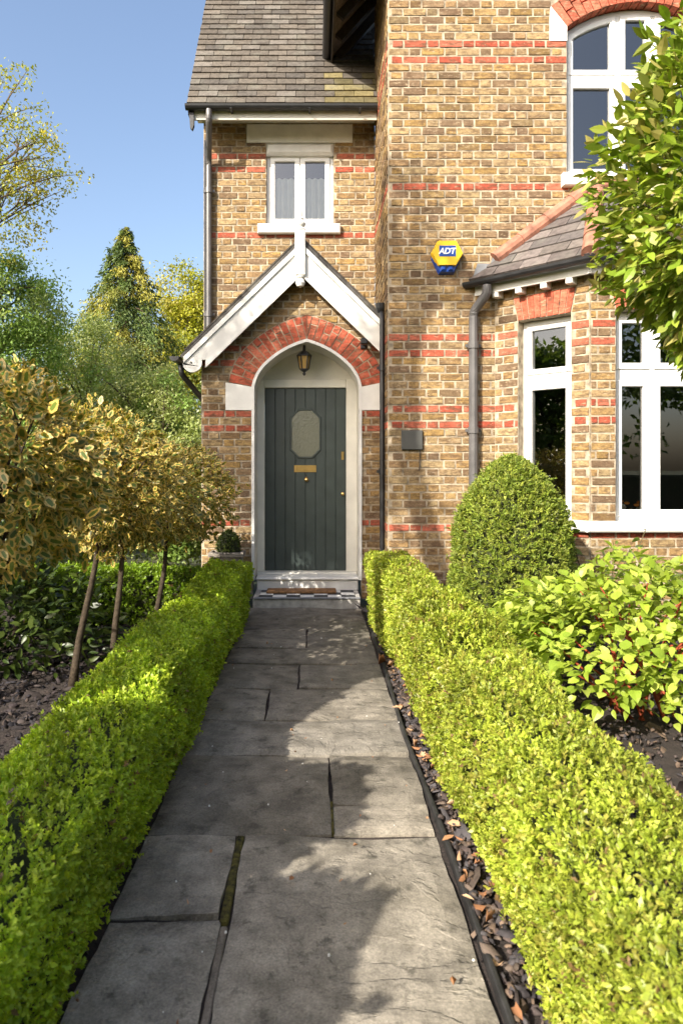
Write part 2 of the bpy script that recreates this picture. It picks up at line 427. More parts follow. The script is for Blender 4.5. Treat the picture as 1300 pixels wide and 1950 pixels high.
OAK = (np.array([(0, 0, 0), (.22, .1, .06), (.45, .22, .16), (.24, .33, .08), (.42, .6, .2), (.16, .68, .1), (0, 1, .14), (-.16, .68, .08), (-.42, .6, .16), (-.24, .33, .06), (-.45, .22, .2), (-.22, .1, .08), (0, .5, 0)]),
       [(12, i, i+1) for i in range(0, 11)]+[(12, 11, 0)], np.ones((12, 3)))
n = 150
P = np.stack([np.where(rng.random(n) < .72, rng.uniform(.495, .62, n), rng.uniform(-.75, .45, n)), rng.uniform(1.3, 5.5, n), rng.uniform(.014, .026, n)], 1)
X, Y, Z = basis(rand_dirs(n)*[1, 1, .25], unit(np.array([0, 0, 1.])+rng.normal(size=(n, 3))*.3))
C = np.array([(.42, .22, .11), (.50, .30, .17), (.33, .16, .08), (.55, .36, .22)])[rng.integers(0, 4, n)]
onpath = (P[:, 0] < .46) & (P[:, 0] > -.62); S = np.where(onpath, rng.uniform(.012, .022, n), rng.uniform(.03, .065, n))
curl = np.stack([S*rng.uniform(.5, 1.1, n), S, S*rng.uniform(-1.5, 3, n)], 1); half = np.arange(n) % 3 == 0
Va, Fa, Ta, Ca = scatter(OAK, P[half], X[half], Y[half], Z[half], curl[half], C[half])
DRY = (np.array([(0, 0, 0), (-.2, .3, .25), (-.17, .7, .2), (0, 1, -.1), (.2, .65, .3), (.18, .3, .1), (0, .5, -.05)]), [(6, 0, 5), (6, 5, 4), (6, 4, 3), (6, 3, 2), (6, 2, 1), (6, 1, 0)], np.ones((6, 3)))
Vb, Fb, Tb, Cb = scatter(DRY, P[~half], X[~half], Y[~half], Z[~half], curl[~half], C[~half])
V = np.concatenate([Va, Vb]); Fv = np.concatenate([Fa, Fb+len(Va)]); Ft = np.concatenate([Ta, Tb]); C = np.concatenate([Ca, Cb])
tag(npmesh('fallen_leaves', V, Fv, Ft, C, 'dry_leaf'), 'dry brown leaves lying on the mulch and path', 'leaves', kind='stuff')
n = 26
P = np.stack([rng.uniform(-.6, .45, n), rng.uniform(1.5, 5.5, n), np.full(n, .012)], 1)
X, Y, Z = basis(rand_dirs(n)*[1, 1, .2], np.tile([0, 0, 1.], (n, 1)))
V, Fv, Ft, C = scatter(CHIP, P, X, Y, Z, rng.uniform(.004, .009, n), np.tile([.7, .68, .65], (n, 1)))
tag(npmesh('fallen_petals', V, Fv, Ft, C, 'plain'), 'small white petals scattered over the flagstones', 'petals', kind='stuff')

# ------------------------------------------------------------------ house
house = empty('house', (0.6, 7.1, 0), 'yellow brick Victorian house with red brick bands, arched porch and bay window', 'house')
STOCK = [(.43, .285, .13), (.40, .255, .11), (.44, .31, .165), (.38, .24, .115), (.33, .21, .11), (.41, .29, .165), (.30, .20, .12), (.25, .165, .105), (.46, .335, .185), (.39, .245, .11), (.40, .275, .15), (.43, .27, .105)]
REDS = [(.43, .10, .058), (.46, .118, .07), (.39, .085, .05), (.49, .14, .085)]
CO = .0755
def ZR(k): return .795+CO*k
RED_ROWS = {0, 13, 15, 22, 24, 43, 59, 61}
def shown(p, hide=()):
    x, y = PX(p)
    if not (8 < x < 1292 and 8 < y < 1942): return False
    return not any(a < x < c and b < y < d for a, b, c, d in hide)
def place_pieces(name, pieces, mat, parent, most, hide=(), stuff_name=None):
    """pieces: (verts, faces, colour, size); the largest in view become parts, the rest one joined part"""
    vis = [(-p[3]+random.uniform(0, .0005), i) for i, p in enumerate(pieces) if shown(np.mean(np.asarray(p[0]), axis=0), hide)]
    vis.sort(); keep = {i for _, i in vis[:most]}
    rest = []; rc = []
    for i, p in enumerate(pieces):
        if i in keep: mk(name, (p[0], p[1]), mat, parent, p[2])
        else: rest.append((p[0], p[1])); rc += [p[2]]*len(p[1])
    if rest: mk(stuff_name or name+'work', join(rest), mat, parent, rc, kind='stuff')
def brickwork(wname, fr, allowed, k0, k1, reds, most, hide=(), shift=0, depth=.2, tone=1.0):
    core = []; pcs = []
    for k in range(k0, k1):
        zc = ZR(k); zb, zt = zc-CO/2, zc+CO/2
        sb, st, sc = allowed(zb+.003), allowed(zt-.003), allowed(zc)
        if not (len(sb) == len(st) == len(sc)): sb = st = sc
        off = shift+(.16875 if k % 2 else 0)+random.uniform(-.012, .012)
        for (lb, rb), (lt, rt) in zip(sb, st):
            if max(rb-lb, rt-lt) < .02: continue
            core.append(slab3(fr, [(lb, zb), (rb, zb), (rt, zt), (lt, zt)], -depth, 0))
            u = math.floor((min(lb, lt)-off)/.3375)*.3375+off-.3375
            while u < max(rb, rt):
                for L in (.225, .1125):
                    p, q = u, u+L; u = q
                    g = random.uniform(.005, .0095); hg = random.uniform(.0058, .0088)
                    poly = [(p+g, zb+hg), (q-g, zb+hg), (q-g, zt-hg), (p+g, zt-hg)]
                    s = (lt-lb)/CO; poly = clip(poly, -1, s, -(lb+.003-s*zb))
                    if len(poly) < 3: continue
                    s = (rt-rb)/CO; poly = clip(poly, 1, -s, rb-.003-s*zb)
                    if len(poly) < 3 or area(poly) < .0017: continue
                    c = np.array(random.choice(REDS if k in reds else STOCK))*random.uniform(.70, .95)*tone*((.83, .84, .81) if k not in reds else (.98, .98, 1.0))
                    if k not in reds and random.random() < .08: c = c*.68
                    pr = random.uniform(.003, .009)
                    v, f = prism(fr, poly, -.012, pr, .003, None, .0024)
                    pcs.append((v, f, c, area(poly)))
    w = mk(wname, join(core), 'mortar', house)
    place_pieces('brick', pcs, 'brick', w, most, hide)
    return w
def sub(seg, cuts):
    out = [seg]
    for a, b in cuts:
        nxt = []
        for l, r in out:
            if b <= l or a >= r: nxt.append((l, r)); continue
            if a > l: nxt.append((l, a))
            if b < r: nxt.append((b, r))
        out = nxt
    return out
def arc_left(x0, z0, segs, n=24):
    """polyline of (x, z, tangent angle) starting at the springing, segs = (R, a0, a1) in degrees"""
    pts = [(x0, z0, math.radians(segs[0][1]))]; x, z = x0, z0
    for R, a0, a1 in segs:
        a0, a1 = math.radians(a0), math.radians(a1)
        for i in range(1, n+1):
            p, q = a0+(a1-a0)*(i-1)/n, a0+(a1-a0)*i/n
            x += R*(math.sin(p)-math.sin(q)); z += R*(math.cos(q)-math.cos(p)); pts.append((x, z, q))
    return pts
def ring_bricks(fr, pts, t, xmid, nb, side, depth, most):
    """red arch bricks along half an arch; side=+1 left half, -1 mirrored about xmid"""
    s = [0]
    for a, b in zip(pts, pts[1:]): s.append(s[-1]+math.hypot(b[0]-a[0], b[1]-a[1]))
    L = s[-1]; xs, zs, ts = zip(*pts); out = []
    def at(d, r):
        x, z, a = np.interp(d, s, xs), np.interp(d, s, zs), np.interp(d, s, ts)
        return (x-math.sin(a)*r, z+math.cos(a)*r)
    for i in range(nb+4):
        d0, d1 = L*i/nb+.004, L*(i+1)/nb-.004
        if d0 > L+.3: break
        def ext(d, r):
            if d <= L: return at(d, r)
            a = ts[-1]; x, z = at(L, r); return (x+math.cos(a)*(d-L), z+math.sin(a)*(d-L))
        splits = [(0, t)] if i % 2 == 0 else [(0, t*.47), (t*.47+.009, t)]
        if i % 3 == 2: splits = [(0, t*.66), (t*.66+.009, t)]
        for r0, r1 in splits:
            poly = [ext(d0, r0), ext(d1, r0), ext(d1, r1), ext(d0, r1)]
            k = (r1/t)*.0
            poly = clip(poly, 1, 0, xmid-.003)
            if len(poly) < 3 or area(poly) < .0006: continue
            if side < 0: poly = [(2*xmid-u, w) for u, w in reversed(poly)]
            c = np.array(random.choice(REDS))*random.uniform(.9, 1.12)
            v, f = prism(fr, poly, -depth, random.uniform(.006, .012), .0022, None, .001)
            out.append((v, f, c, area(poly)))
    return out
def inset(poly, d):
    """inset a convex counter-clockwise polygon"""
    n = len(poly); lines = []
    for i in range(n):
        (x0, y0), (x1, y1) = poly[i], poly[(i+1) % n]; L = math.hypot(x1-x0, y1-y0)
        nx, ny = -(y1-y0)/L, (x1-x0)/L; lines.append((nx, ny, nx*x0+ny*y0+d))
    out = []
    for i in range(n):
        a, b, c = lines[i-1]; e, f, g = lines[i]; D = a*f-b*e
        if abs(D) < 1e-4: x, y = poly[i]; out.append((x+a*d, y+b*d))
        else: out.append(((c*f-b*g)/D, (a*g-c*e)/D))
    return out
def ring(fr, poly, d, n0, n1, ch=.006):
    ip = inset(poly, d); op2 = inset(poly, ch); ip2 = inset(poly, d-ch); k = len(poly); V = []
    for P_, n in ((poly, n0), (poly, n1-ch), (op2, n1), (ip2, n1), (ip, n1-ch), (ip, n0)): V += [fr.p(u, w, n) for u, w in P_]
    Fc = []
    for L in range(5):
        for i in range(k):
            a, b = L*k+i, L*k+(i+1) % k; Fc.append((a, b, b+k, a+k))
    for i in range(k):
        a, b = 5*k+i, 5*k+(i+1) % k; Fc.append((a, b, (i+1) % k, i))
    return V, Fc
def sheetpoly(fr, poly, n): return [fr.p(u, w, n) for u, w in poly], [tuple(range(len(poly)))]
def fbox(fr, u0, u1, w0, w1, n0, n1, ch=.004):
    v, f = prism(fr, [(u0, w0), (u1, w0), (u1, w1), (u0, w1)], n0, n1-ch)
    ip = inset([(u0, w0), (u1, w0), (u1, w1), (u0, w1)], ch); k = len(v)
    v = list(v)+[fr.p(u, w, n1) for u, w in ip]
    f = f[1:]+[(4+i, 4+(i+1) % 4, k+(i+1) % 4, k+i) for i in range(4)]+[(k, k+1, k+2, k+3), (3, 2, 1, 0)]
    return v, f
def window(fr, poly, lights, nrec, fd=.05, sd_=.05, extra=()):
    """poly: opening; lights: polygons of each light"""
    fo = mk('window', ring(fr, poly, fd, nrec-.07, nrec), 'white_upvc', house)
    for i, (u0, u1, w0, w1) in enumerate(extra): mk('glazing_bar', fbox(fr, u0, u1, w0, w1, nrec-.065-.002*i, nrec-.003-.003*i), 'white_upvc', fo)
    for lp in lights:
        mk('sash', ring(fr, lp, sd_, nrec-.055, nrec+.012), 'white_upvc', fo)
        mk('pane', sheetpoly(fr, inset(lp, sd_-.008), nrec-.02), 'glass', fo)
    return fo
def room(x0, x1, y0, y1, z0, z1):
    v, f = box(x0, x1, y0, y1, z0, z1)
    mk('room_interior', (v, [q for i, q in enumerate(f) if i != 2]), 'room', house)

FWY, PFY, BWY = 6.5, 7.1, 7.85
frF = Fr((0, FWY, 0), (1, 0, 0)); frP = Fr((0, PFY, 0), (1, 0, 0)); frB = Fr((0, BWY, 0), (1, 0, 0))
frR = Fr((.70, BWY, 0), (0, -1, 0))
bu = Vector((.665, -.64, 0)).normalized(); BL = math.hypot(.665, .64)
frA = Fr((1.70, FWY, 0), bu); frC = Fr((2.365, 5.86, 0), (1, 0, 0))
frD = Fr((3.90, 5.86, 0), (.665, .64, 0))

# --- wing wall with the segmental-headed upper window
UWX, UWH, UWS, UWR = 3.1, .70, 5.56, .24
UR = (UWH**2+UWR**2)/(2*UWR); ua = math.degrees(math.asin(UWH/UR))
upts = arc_left(UWX-UWH, UWS, [(UR, ua, 0.01)])
uout = [(x-math.sin(a)*.25, z+math.cos(a)*.25) for x, z, a in upts]
def allow_wing(z):
    cuts = []
    if z < 3.1: cuts.append((1.73, 4.52))
    if 4.0793 < z < 4.1548: cuts.append((2.345, 3.855))
    elif 4.1548 <= z < UWS: cuts.append((2.4, 3.8))
    if 5.4383 < z < 5.6648: cuts.append((2.235, 3.965))
    if z >= UWS:
        zs = [p[1] for p in uout]
        if z < zs[-1]:
            xl = np.interp(z, zs, [p[0] for p in uout]) if z > zs[0] else uout[0][0]
            cuts.append((xl, 2*UWX-xl))
    return sub((.705, 4.9), cuts)
HIDE_W = [(1108, 0, 1300, 720), (860, 880, 1090, 1300), (950, 350, 1300, 560)]
ww = brickwork('wing_wall', frF, allow_wing, -10, 82, RED_ROWS, 300, HIDE_W)
place_pieces('arch_brick', ring_bricks(frF, upts, .25, UWX, 10, 1, .2, 99)+ring_bricks(frF, upts, .25, UWX, 10, -1, .2, 99), 'brick', ww, 99)
for sgn in (1, -1):
    pl = [(2.237, 5.425), (2.40, 5.425), (2.40, UWS), (uout[0][0], uout[0][1]-.004), (2.237, 5.70)]
    if sgn < 0: pl = [(2*UWX-u, w) for u, w in reversed(pl)]
    mk('arch_springer', slab3(frF, pl, -.1, .014), 'white_paint', house)
def utop(u): return UWS+UWR-UR+math.sqrt(UR*UR-(u-UWX)**2)
def curved(u0, u1, w0, drop=0, n=10): return [(u0, w0), (u1, w0)]+[(u, utop(u)-drop) for u in np.linspace(u1, u0, n)]
uw = window(frF, curved(2.4, 3.8, 4.155), [], -.11, .05)
for (u0, u1) in ((2.445, 2.91), (2.95, 3.25), (3.29, 3.755)):
    for lp in ([(u0, 4.2), (u1, 4.2), (u1, 5.09), (u0, 5.09)], curved(u0, u1, 5.16, .05, 7)):
        mk('sash', ring(frF, lp, .055, -.165, -.098), 'white_upvc', uw)
        mk('pane', sheetpoly(frF, inset(lp, .047), -.13), 'glass', uw)
for i, b in enumerate(((2.445, 3.755, 5.085, 5.165), (2.905, 2.955, 4.2, 5.74), (3.245, 3.295, 4.2, 5.74))): mk('glazing_bar', fbox(frF, *b, -.17-.002*i, -.107-.003*i), 'white_upvc', uw)
mk('sill', fbox(frF, 2.345, 3.855, 4.03, 4.155, -.16, .075, .012), 'white_paint', uw)
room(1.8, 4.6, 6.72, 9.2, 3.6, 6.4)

# --- return of the wing
brickwork('return_wall', frR, lambda z: [(0, 1.349)] if z > 2.3 else [(.7, 1.349)], -10, 80, RED_ROWS, 0, shift=.1, depth=.15, tone=1.0)

# --- rear range with the small casement window
def allow_rear(z):
    cuts = []
    if 4.0793 < z < 4.1548: cuts.append((-.645, .30))
    elif 4.1548 <= z < 5.1363: cuts.append((-.55, .223))
    elif 5.1363 <= z < 5.2873: cuts.append((-.773, .441))
    return sub((-1.268, .695), cuts)
rw = brickwork('entrance_range_wall', frB, allow_rear, 18, 62, {43, 53, 55}, 300, [(400, 455, 745, 2000), (350, 600, 400, 2000)], shift=.07)
mk('range_side_wall', box(-1.268, -1.1, BWY+.2, 10.5, 0, 5.3), 'mortar', house)
mk('lintel', fbox(frB, -.773, .441, 5.10, 5.312, -.12, .022, .008), 'white_paint', house)
rwin = window(frB, [(-.55, 4.1548), (.223, 4.1548), (.223, 5.1363), (-.55, 5.1363)], [[(-.51, 4.19), (-.166, 4.19), (-.166, 4.97), (-.51, 4.97)], [(-.16, 4.19), (.183, 4.19), (.183, 4.97), (-.16, 4.97)]], -.06, .04, .058, [(-.51, .183, 4.965, 5.09), (-.168, -.158, 4.19, 4.97)])
mk('window_head', fbox(frB, -.549, .222, 4.965, 5.10, -.05, .018, .03), 'white_paint', rwin)
mk('sill', fbox(frB, -.645, .30, 4.045, 4.1545, -.1, .07, .012), 'white_paint', rwin)
room(-1.0, .6, 8.06, 9.0, 3.6, 5.25)
def drape(name, x0, x1, y, z0, z1, folds, label):
    V = []; Fc = []; n = folds*6
    for j, z in enumerate((z0, z1)):
        for i in range(n+1): V.append((x0+(x1-x0)*i/n, y+.018*math.sin(i/n*folds*2*math.pi), z))
    k = len(V); V += [(x, yy+.004, z) for x, yy, z in V]
    for i in range(n): Fc += [(i, i+1, n+2+i, n+1+i), (k+i+1, k+i, k+n+1+i, k+n+2+i)]
    tag(mk(name, (V, Fc), 'curtain', smooth=True), label, 'curtain')
drape('net_curtain', -.46, .17, 7.965, 4.12, 4.74, 9, 'pale net half curtain behind the small upstairs casement window')

# --- porch front with the pointed brick arch
AXC = -.0775
ap = arc_left(-.645, 2.21, [(.45, 80, 45), (.951, 45, 14)])
AT = .255
aout = [(x-math.sin(a)*AT, z+math.cos(a)*AT) for x, z, a in ap]
ax_, az_ = aout[-1]; aout.append((AXC, az_+(AXC-ax_)*math.tan(math.radians(14))))
GA, GS = 3.60, math.tan(math.radians(44.2))
def allow_porch(z):
    l = max(-1.17, -.134-(GA-z)/GS); r = min(.695, -.134+(GA-z)/GS)
    if z > GA: return []
    cuts = []
    if z < 1.9653: cuts.append((-.645, .49))
    elif z < 2.1918: cuts.append((-.918, .66))
    elif z < aout[-1][1]:
        zs = [p[1] for p in aout]; xl = np.interp(z, zs, [p[0] for p in aout])
        if z < zs[0]: xl = aout[0][0]
        cuts.append((xl, min(2*AXC-xl, .672)))
    return sub((l, r), cuts)
pw = brickwork('porch_wall', frP, allow_porch, -10, 37, RED_ROWS, 300, [(330, 840, 440, 1100)], shift=.02, depth=.16)
place_pieces('arch_brick', ring_bricks(frP, ap, AT-.008, AXC, 12, 1, .16, 99)+ring_bricks(frP, ap, AT-.008, AXC, 12, -1, .16, 99), 'brick', pw, 99)
apoly = [(p[0], p[1]) for p in ap[::6]]+[(AXC-.001, ap[-1][1]), (AXC-.001, aout[-1][1])]+[(p[0], p[1]) for p in reversed(aout[:-1:6])]
mk('arch_mortar', join([slab3(frP, apoly, -.14, .0005), slab3(frP, [(2*AXC-u, w) for u, w in reversed(apoly)], -.14, .0005)]), 'mortar', pw)
sk = aout[0]
for sgn in (1, -1):
    pl = [(-.918, 1.966), (-.642, 1.966), (-.642, 2.206), (sk[0], sk[1]-.004), (-.918, sk[1]-.004+.001)]
    if sgn < 0: pl = [(min(2*AXC-u, .694), w) for u, w in reversed(pl)]
    mk('arch_springer', slab3(frP, pl, -.1, .016), 'white_paint', house)
mk('porch_side_wall', box(-1.17, -1.03, 7.262, 7.85, 0, 2.62), 'mortar', house)

# lining of the doorway: white rim and painted reveal following the arch
def profile(d):
    L = [(-.645+d, .20)]+[(x+math.sin(a)*d, z-math.cos(a)*d) for x, z, a in ap]
    L = [p for p in L if p[0] <= AXC]; x, z = L[-1]; L.append((AXC, z+(AXC-x)*math.tan(math.radians(14))))
    return L+[(2*AXC-u, w) for u, w in reversed(L[:-1])]
def extr(d0, d1, y0, y1):
    a, b = profile(d0), profile(d1); n = min(len(a), len(b))
    ia = [a[round(i*(len(a)-1)/(n-1))] for i in range(n)]; ib = [b[round(i*(len(b)-1)/(n-1))] for i in range(n)]
    V = [(u, y, w) for P_, y in ((ia, y0), (ib, y0), (ib, y1), (ia, y1)) for u, w in P_]
    Fc = [(L*n+i, L*n+i+1, ((L+1) % 4)*n+i+1, ((L+1) % 4)*n+i) for L in range(4) for i in range(n-1)]
    return V, Fc
mk('arch_trim', extr(-.004, .026, PFY-.022, PFY+.06), 'white_paint', house)
mk('door_lining', extr(.001, .020, PFY+.0605, 7.56), 'cream_paint', house)
prof = profile(.02)
DY = 7.55; frDo = Fr((0, DY, 0), (1, 0, 0))
mk('tympanum', sheetpoly(frDo, [p for p in [(-.63, 2.3), (.475, 2.3)]+[(u, w) for u, w in reversed(prof) if w > 2.31]], .001), 'cream_paint', house)
mk('door_frame', join([fbox(frDo, -.628, -.545, .2, 2.345, .002, .045, .008), fbox(frDo, .352, .473, .2, 2.345, .002, .045, .008), fbox(frDo, -.5445, .3515, 2.247, 2.344, .002, .044, .008)]), 'cream_paint', house)
door = mk('door', box(-.545, .352, DY+.012, DY+.04, .225, 2.247), 'door_paint', house)
nb = 8; wd = .888/nb
for i in range(nb):
    u0 = -.54+wd*i
    mk('door_board', fbox(frDo, u0+.0015, u0+wd-.0015, .232, 2.243, -.0115, .012, .0035), 'door_paint', door)
def octo(u0, u1, w0, w1, c): return [(u0+c, w0), (u1-c, w0), (u1, w0+c), (u1, w1-c), (u1-c, w1), (u0+c, w1), (u0, w1-c), (u0, w0+c)]
og = octo(-.268, .078, 1.468, 2.018, .095)
mk('glazing_bead', ring(frDo, og, .022, .012, .026, .006), 'door_paint', door)
mk('pane', sheetpoly(frDo, inset(og, .016), .018), 'obscure_glass', door)
mk('letter_plate', join([fbox(frDo, -.222, .024, 1.318, 1.396, .012, .018, .003), fbox(frDo, -.19, -.008, 1.336, 1.378, .018, .024, .004)]), 'brass', door)
mk('knocker', join([lathe((-.085, DY-.03, 1.235), [(.004, -.024), (.02, -.016), (.026, 0), (.02, .016), (.004, .024)], 12), tube([(-.085, DY-.012, 1.262), (-.085, DY-.03, 1.255)], .012, 8)]), 'brass', door)
mk('lock_plate', fbox(frDo, .298, .328, 1.455, 1.545, .012, .02, .003), 'brass', door)
mk('door_knob', join([lathe((.312, DY-.045, 1.08), [(.003, -.02), (.016, -.014), (.021, 0), (.016, .014), (.003, .02)], 12), tube([(.312, DY-.01, 1.08), (.312, DY-.04, 1.08)], .009, 8)]), 'brass', door)
mk('threshold', bbox(-.62, .465, 7.40, 7.6, .19, .232, .008), 'cream_paint', house)
stp = mk('door_step', bbox(-.60, .462, 7.155, 7.42, .075, .19, .008), 'white_paint', house)
mk('step_nosing', bbox(-.61, .468, 7.135, 7.41, .1905, .218, .010), 'white_paint', stp)
ld = mk('landing', bbox(-.60, .455, 6.705, 7.155, -.04, .078, .008), 'limestone', house)
ts = .137
for j in range(3):
    for i in range(7):
        x0 = -.55+i*ts; y0 = 6.735+j*ts
        mk('floor_tile', bbox(x0+.002, x0+ts-.002, y0+.002, y0+ts-.002, .0785, .088, .002), 'plain', ld, (.72, .71, .68) if (i+j) % 2 else (.045, .047, .052))
mk('landing_edge', bbox(-.60, .455, 6.69, 6.732, .079, .092, .004), 'lead', ld)
mk('landing_edge', bbox(.413, .455, 6.733, 7.15, .079, .091, .004), 'limestone', ld)
mk('landing_edge', bbox(-.60, -.555, 6.733, 7.15, .079, .091, .004), 'limestone', ld)

# --- rear roof: plain clay tiles, one by one
def tiles(rname, fr, poly, tw, gauge, most, pal, parent=None, hide=()):
    us = [p[0] for p in poly]; ws = [p[1] for p in poly]; pcs = []
    base = mk(rname, slab3(fr, poly, -.10, -.012), 'dark_wood', house)
    nr = int(math.ceil((max(ws)-min(ws))/gauge)); n = len(poly)
    for j in range(nr):
        w0 = min(ws)+j*gauge; u = min(us)-(tw/2 if j % 2 else 0)-tw+random.uniform(-.006, .006)
        while u < max(us):
            q = [(u+.0015, w0+random.uniform(-.004, .004)), (u+tw-.0015, w0+random.uniform(-.004, .004)), (u+tw-.0015, w0+gauge+.02), (u+.0015, w0+gauge+.02)]
            u += tw
            for i in range(n):
                (x0, y0), (x1, y1) = poly[i], poly[(i+1) % n]; q = clip(q, y1-y0, -(x1-x0), (y1-y0)*x0-(x1-x0)*y0)
                if len(q) < 3: break
            if len(q) < 3 or area(q) < .0012: continue
            lift = random.uniform(0, .004)
            nf = lambda uu, ww, w0=w0, lift=lift: .020+lift-(ww-w0)/gauge*.0135
            v, f = prism(fr, q, -.008, .02, .001, nf, .0006)
            cc = np.array(random.choice(pal))*random.uniform(.58, .84)
            if rname == 'roof' and q[0][0] > 1.45 and w0 < .62 and random.random() < .75: cc = cc*[1.35, 1.3, .75]     # mossy tiles by the valley
            pcs.append((v, f, cc, area(q)))
    place_pieces('roof_tile', pcs, 'tile', base, most, hide, 'roof_tiling')
    return base
CLAY = [(.135, .115, .095), (.115, .098, .082), (.15, .128, .105), (.105, .092, .08), (.128, .108, .088), (.17, .15, .13)]
pa = math.radians(57)
frRoof = Fr((-1.39, 7.46, 5.34), (1, 0, 0), (0, math.cos(pa), math.sin(pa)))
tiles('roof', frRoof, [(0, 0), (2.085, 0), (2.085, 2.9), (0, 2.9)], .215, .127, 300, CLAY)
pk = frRoof.p(0, 2.9, -.05)
mk('roof_back_slope', ([(-1.39, pk.y, pk.z), (.7, pk.y, pk.z), (.7, pk.y+1.6, pk.z-2.4), (-1.39, pk.y+1.6, pk.z-2.4)], [(0, 1, 2, 3)]), 'dark_wood', house)
mk('verge_board', slab3(Fr((-1.36, 7.48, 5.24), (0, 1, 0), (0, 0, 1)), [(0, 0), (.12, 0), (1.6, 2.28), (1.48, 2.34)], -.02, .02), 'dark_wood', house)
mk('fascia', bbox(-1.33, .69, 7.50, 7.525, 5.19, 5.315, .004), 'cream_paint', house)
mk('soffit', box(-1.33, .69, 7.527, 7.845, 5.325, 5.34), 'cream_paint', house)
mk('eaves_bracket', slab3(frB, [(-1.355, 5.09), (-1.332, 5.07), (-1.315, 5.12), (-1.315, 5.30), (-1.37, 5.30)], .33, .38), 'black_metal', house)
def gutter(pts, r, name='gutter', mat='black_metal'):
    """half-round gutter along a polyline of (x,y,z)"""
    V = []; Fc = []; pts = [Vector(p) for p in pts]; n = 7
    prof_ = [(math.cos(math.pi*i/n), -math.sin(math.pi*i/n)) for i in range(n+1)]
    prof_ = [(a*r, b*r) for a, b in prof_]+[(a*(r-.005), b*(r-.005)) for a, b in reversed(prof_)]
    k = len(prof_)
    for i, p in enumerate(pts):
        d0 = (pts[i]-pts[max(i-1, 0)]); d1 = (pts[min(i+1, len(pts)-1)]-pts[i]); d = (d0.normalized()+d1.normalized()) if d0.length and d1.length else (d0 if d0.length else d1)
        d.normalize(); s = Vector((d.y, -d.x, 0)).normalized()
        sc = 1/max(.5, abs(d.dot((d1 if d1.length else d0).normalized())))
        for a, b in prof_: V.append(p+s*a*sc+Vector((0, 0, b)))
    for i in range(len(pts)-1):
        for q in range(k): Fc.append((i*k+q, i*k+(q+1) % k, (i+1)*k+(q+1) % k, (i+1)*k+q))
    h = k//2
    for base in (0, (len(pts)-1)*k):
        Fc.append(tuple(base+q for q in range(h)))
    return mk(name, (V, Fc), mat, house)
g1 = gutter([(-1.40, 7.44, 5.315), (.685, 7.44, 5.315)], .05)
for x in (-.9, -.05, .5): mk('gutter_bracket', bbox(x-.012, x+.012, 7.38, 7.50, 5.254, 5.263, .003), 'black_metal', g1)
def pipe(name, pts, r, mat, collars, parent=house):
    P_ = [Vector(p) for p in pts]; q = [P_[0]]
    for i in range(1, len(P_)-1):       # rounded bends
        a, b = (P_[i-1]-P_[i]), (P_[i+1]-P_[i]); d = min(.05, a.length*.4, b.length*.4)
        s, e = P_[i]+a.normalized()*d, P_[i]+b.normalized()*d
        for t in np.linspace(0, 1, 4): q.append(s*(1-t)**2+P_[i]*2*t*(1-t)+e*t*t)
    q.append(P_[-1])
    o = mk(name, tube(q, r, 12), mat, parent, smooth=False)
    for c in collars:
        x, y, z = c
        mk('pipe_collar', join([lathe((x, y, z), [(r+.001, -.03), (r+.009, -.03), (r+.009, .03), (r+.001, .03)], 12), box(x-r-.03, x+r+.03, y+r*.3, y+r*.3+.012, z-.015, z+.015)]), mat, o)
    return o
pipe('downpipe', [(-1.145, 7.44, 5.27), (-1.145, 7.44, 5.16), (-1.20, 7.79, 4.86), (-1.20, 7.79, 2.5)], .034, 'grey_iron', [(-1.20, 7.79, 4.53), (-1.20, 7.79, 3.12)])
mk('cable_duct', bbox(-1.258, -1.24, 7.815, 7.838, 2.5, 5.12, .003), 'black_metal', house)

# --- eaves of the wing: rafters, fascia, gutter, sloping roof above
wa = math.radians(48)
frW = Fr((.20, 9.6, 6.20), (0, -1, 0), (math.cos(wa), 0, math.sin(wa)))
wr = mk('wing_roof', slab3(frW, [(0, 0), (3.5, 0), (3.5, 3.4), (0, 3.4)], -.03, .03), 'tile', house, (.2, .17, .15))
for i in range(10):
    mk('rafter', slab3(frW, [(.15+i*.36, .02), (.20+i*.36, .02), (.20+i*.36, .9), (.15+i*.36, .9)], -.13, -.031), 'dark_wood', wr)
mk('eaves_fascia', bbox(.195, .215, 6.15, 8.4, 6.06, 6.19, .003), 'dark_wood', wr)
gutter([(.15, 6.12, 6.17), (.15, 8.25, 6.17)], .055)
mk('gable_mass', box(.92, 4.9, 6.75, 10.4, 6.42, 6.48), 'dark_wood', house)

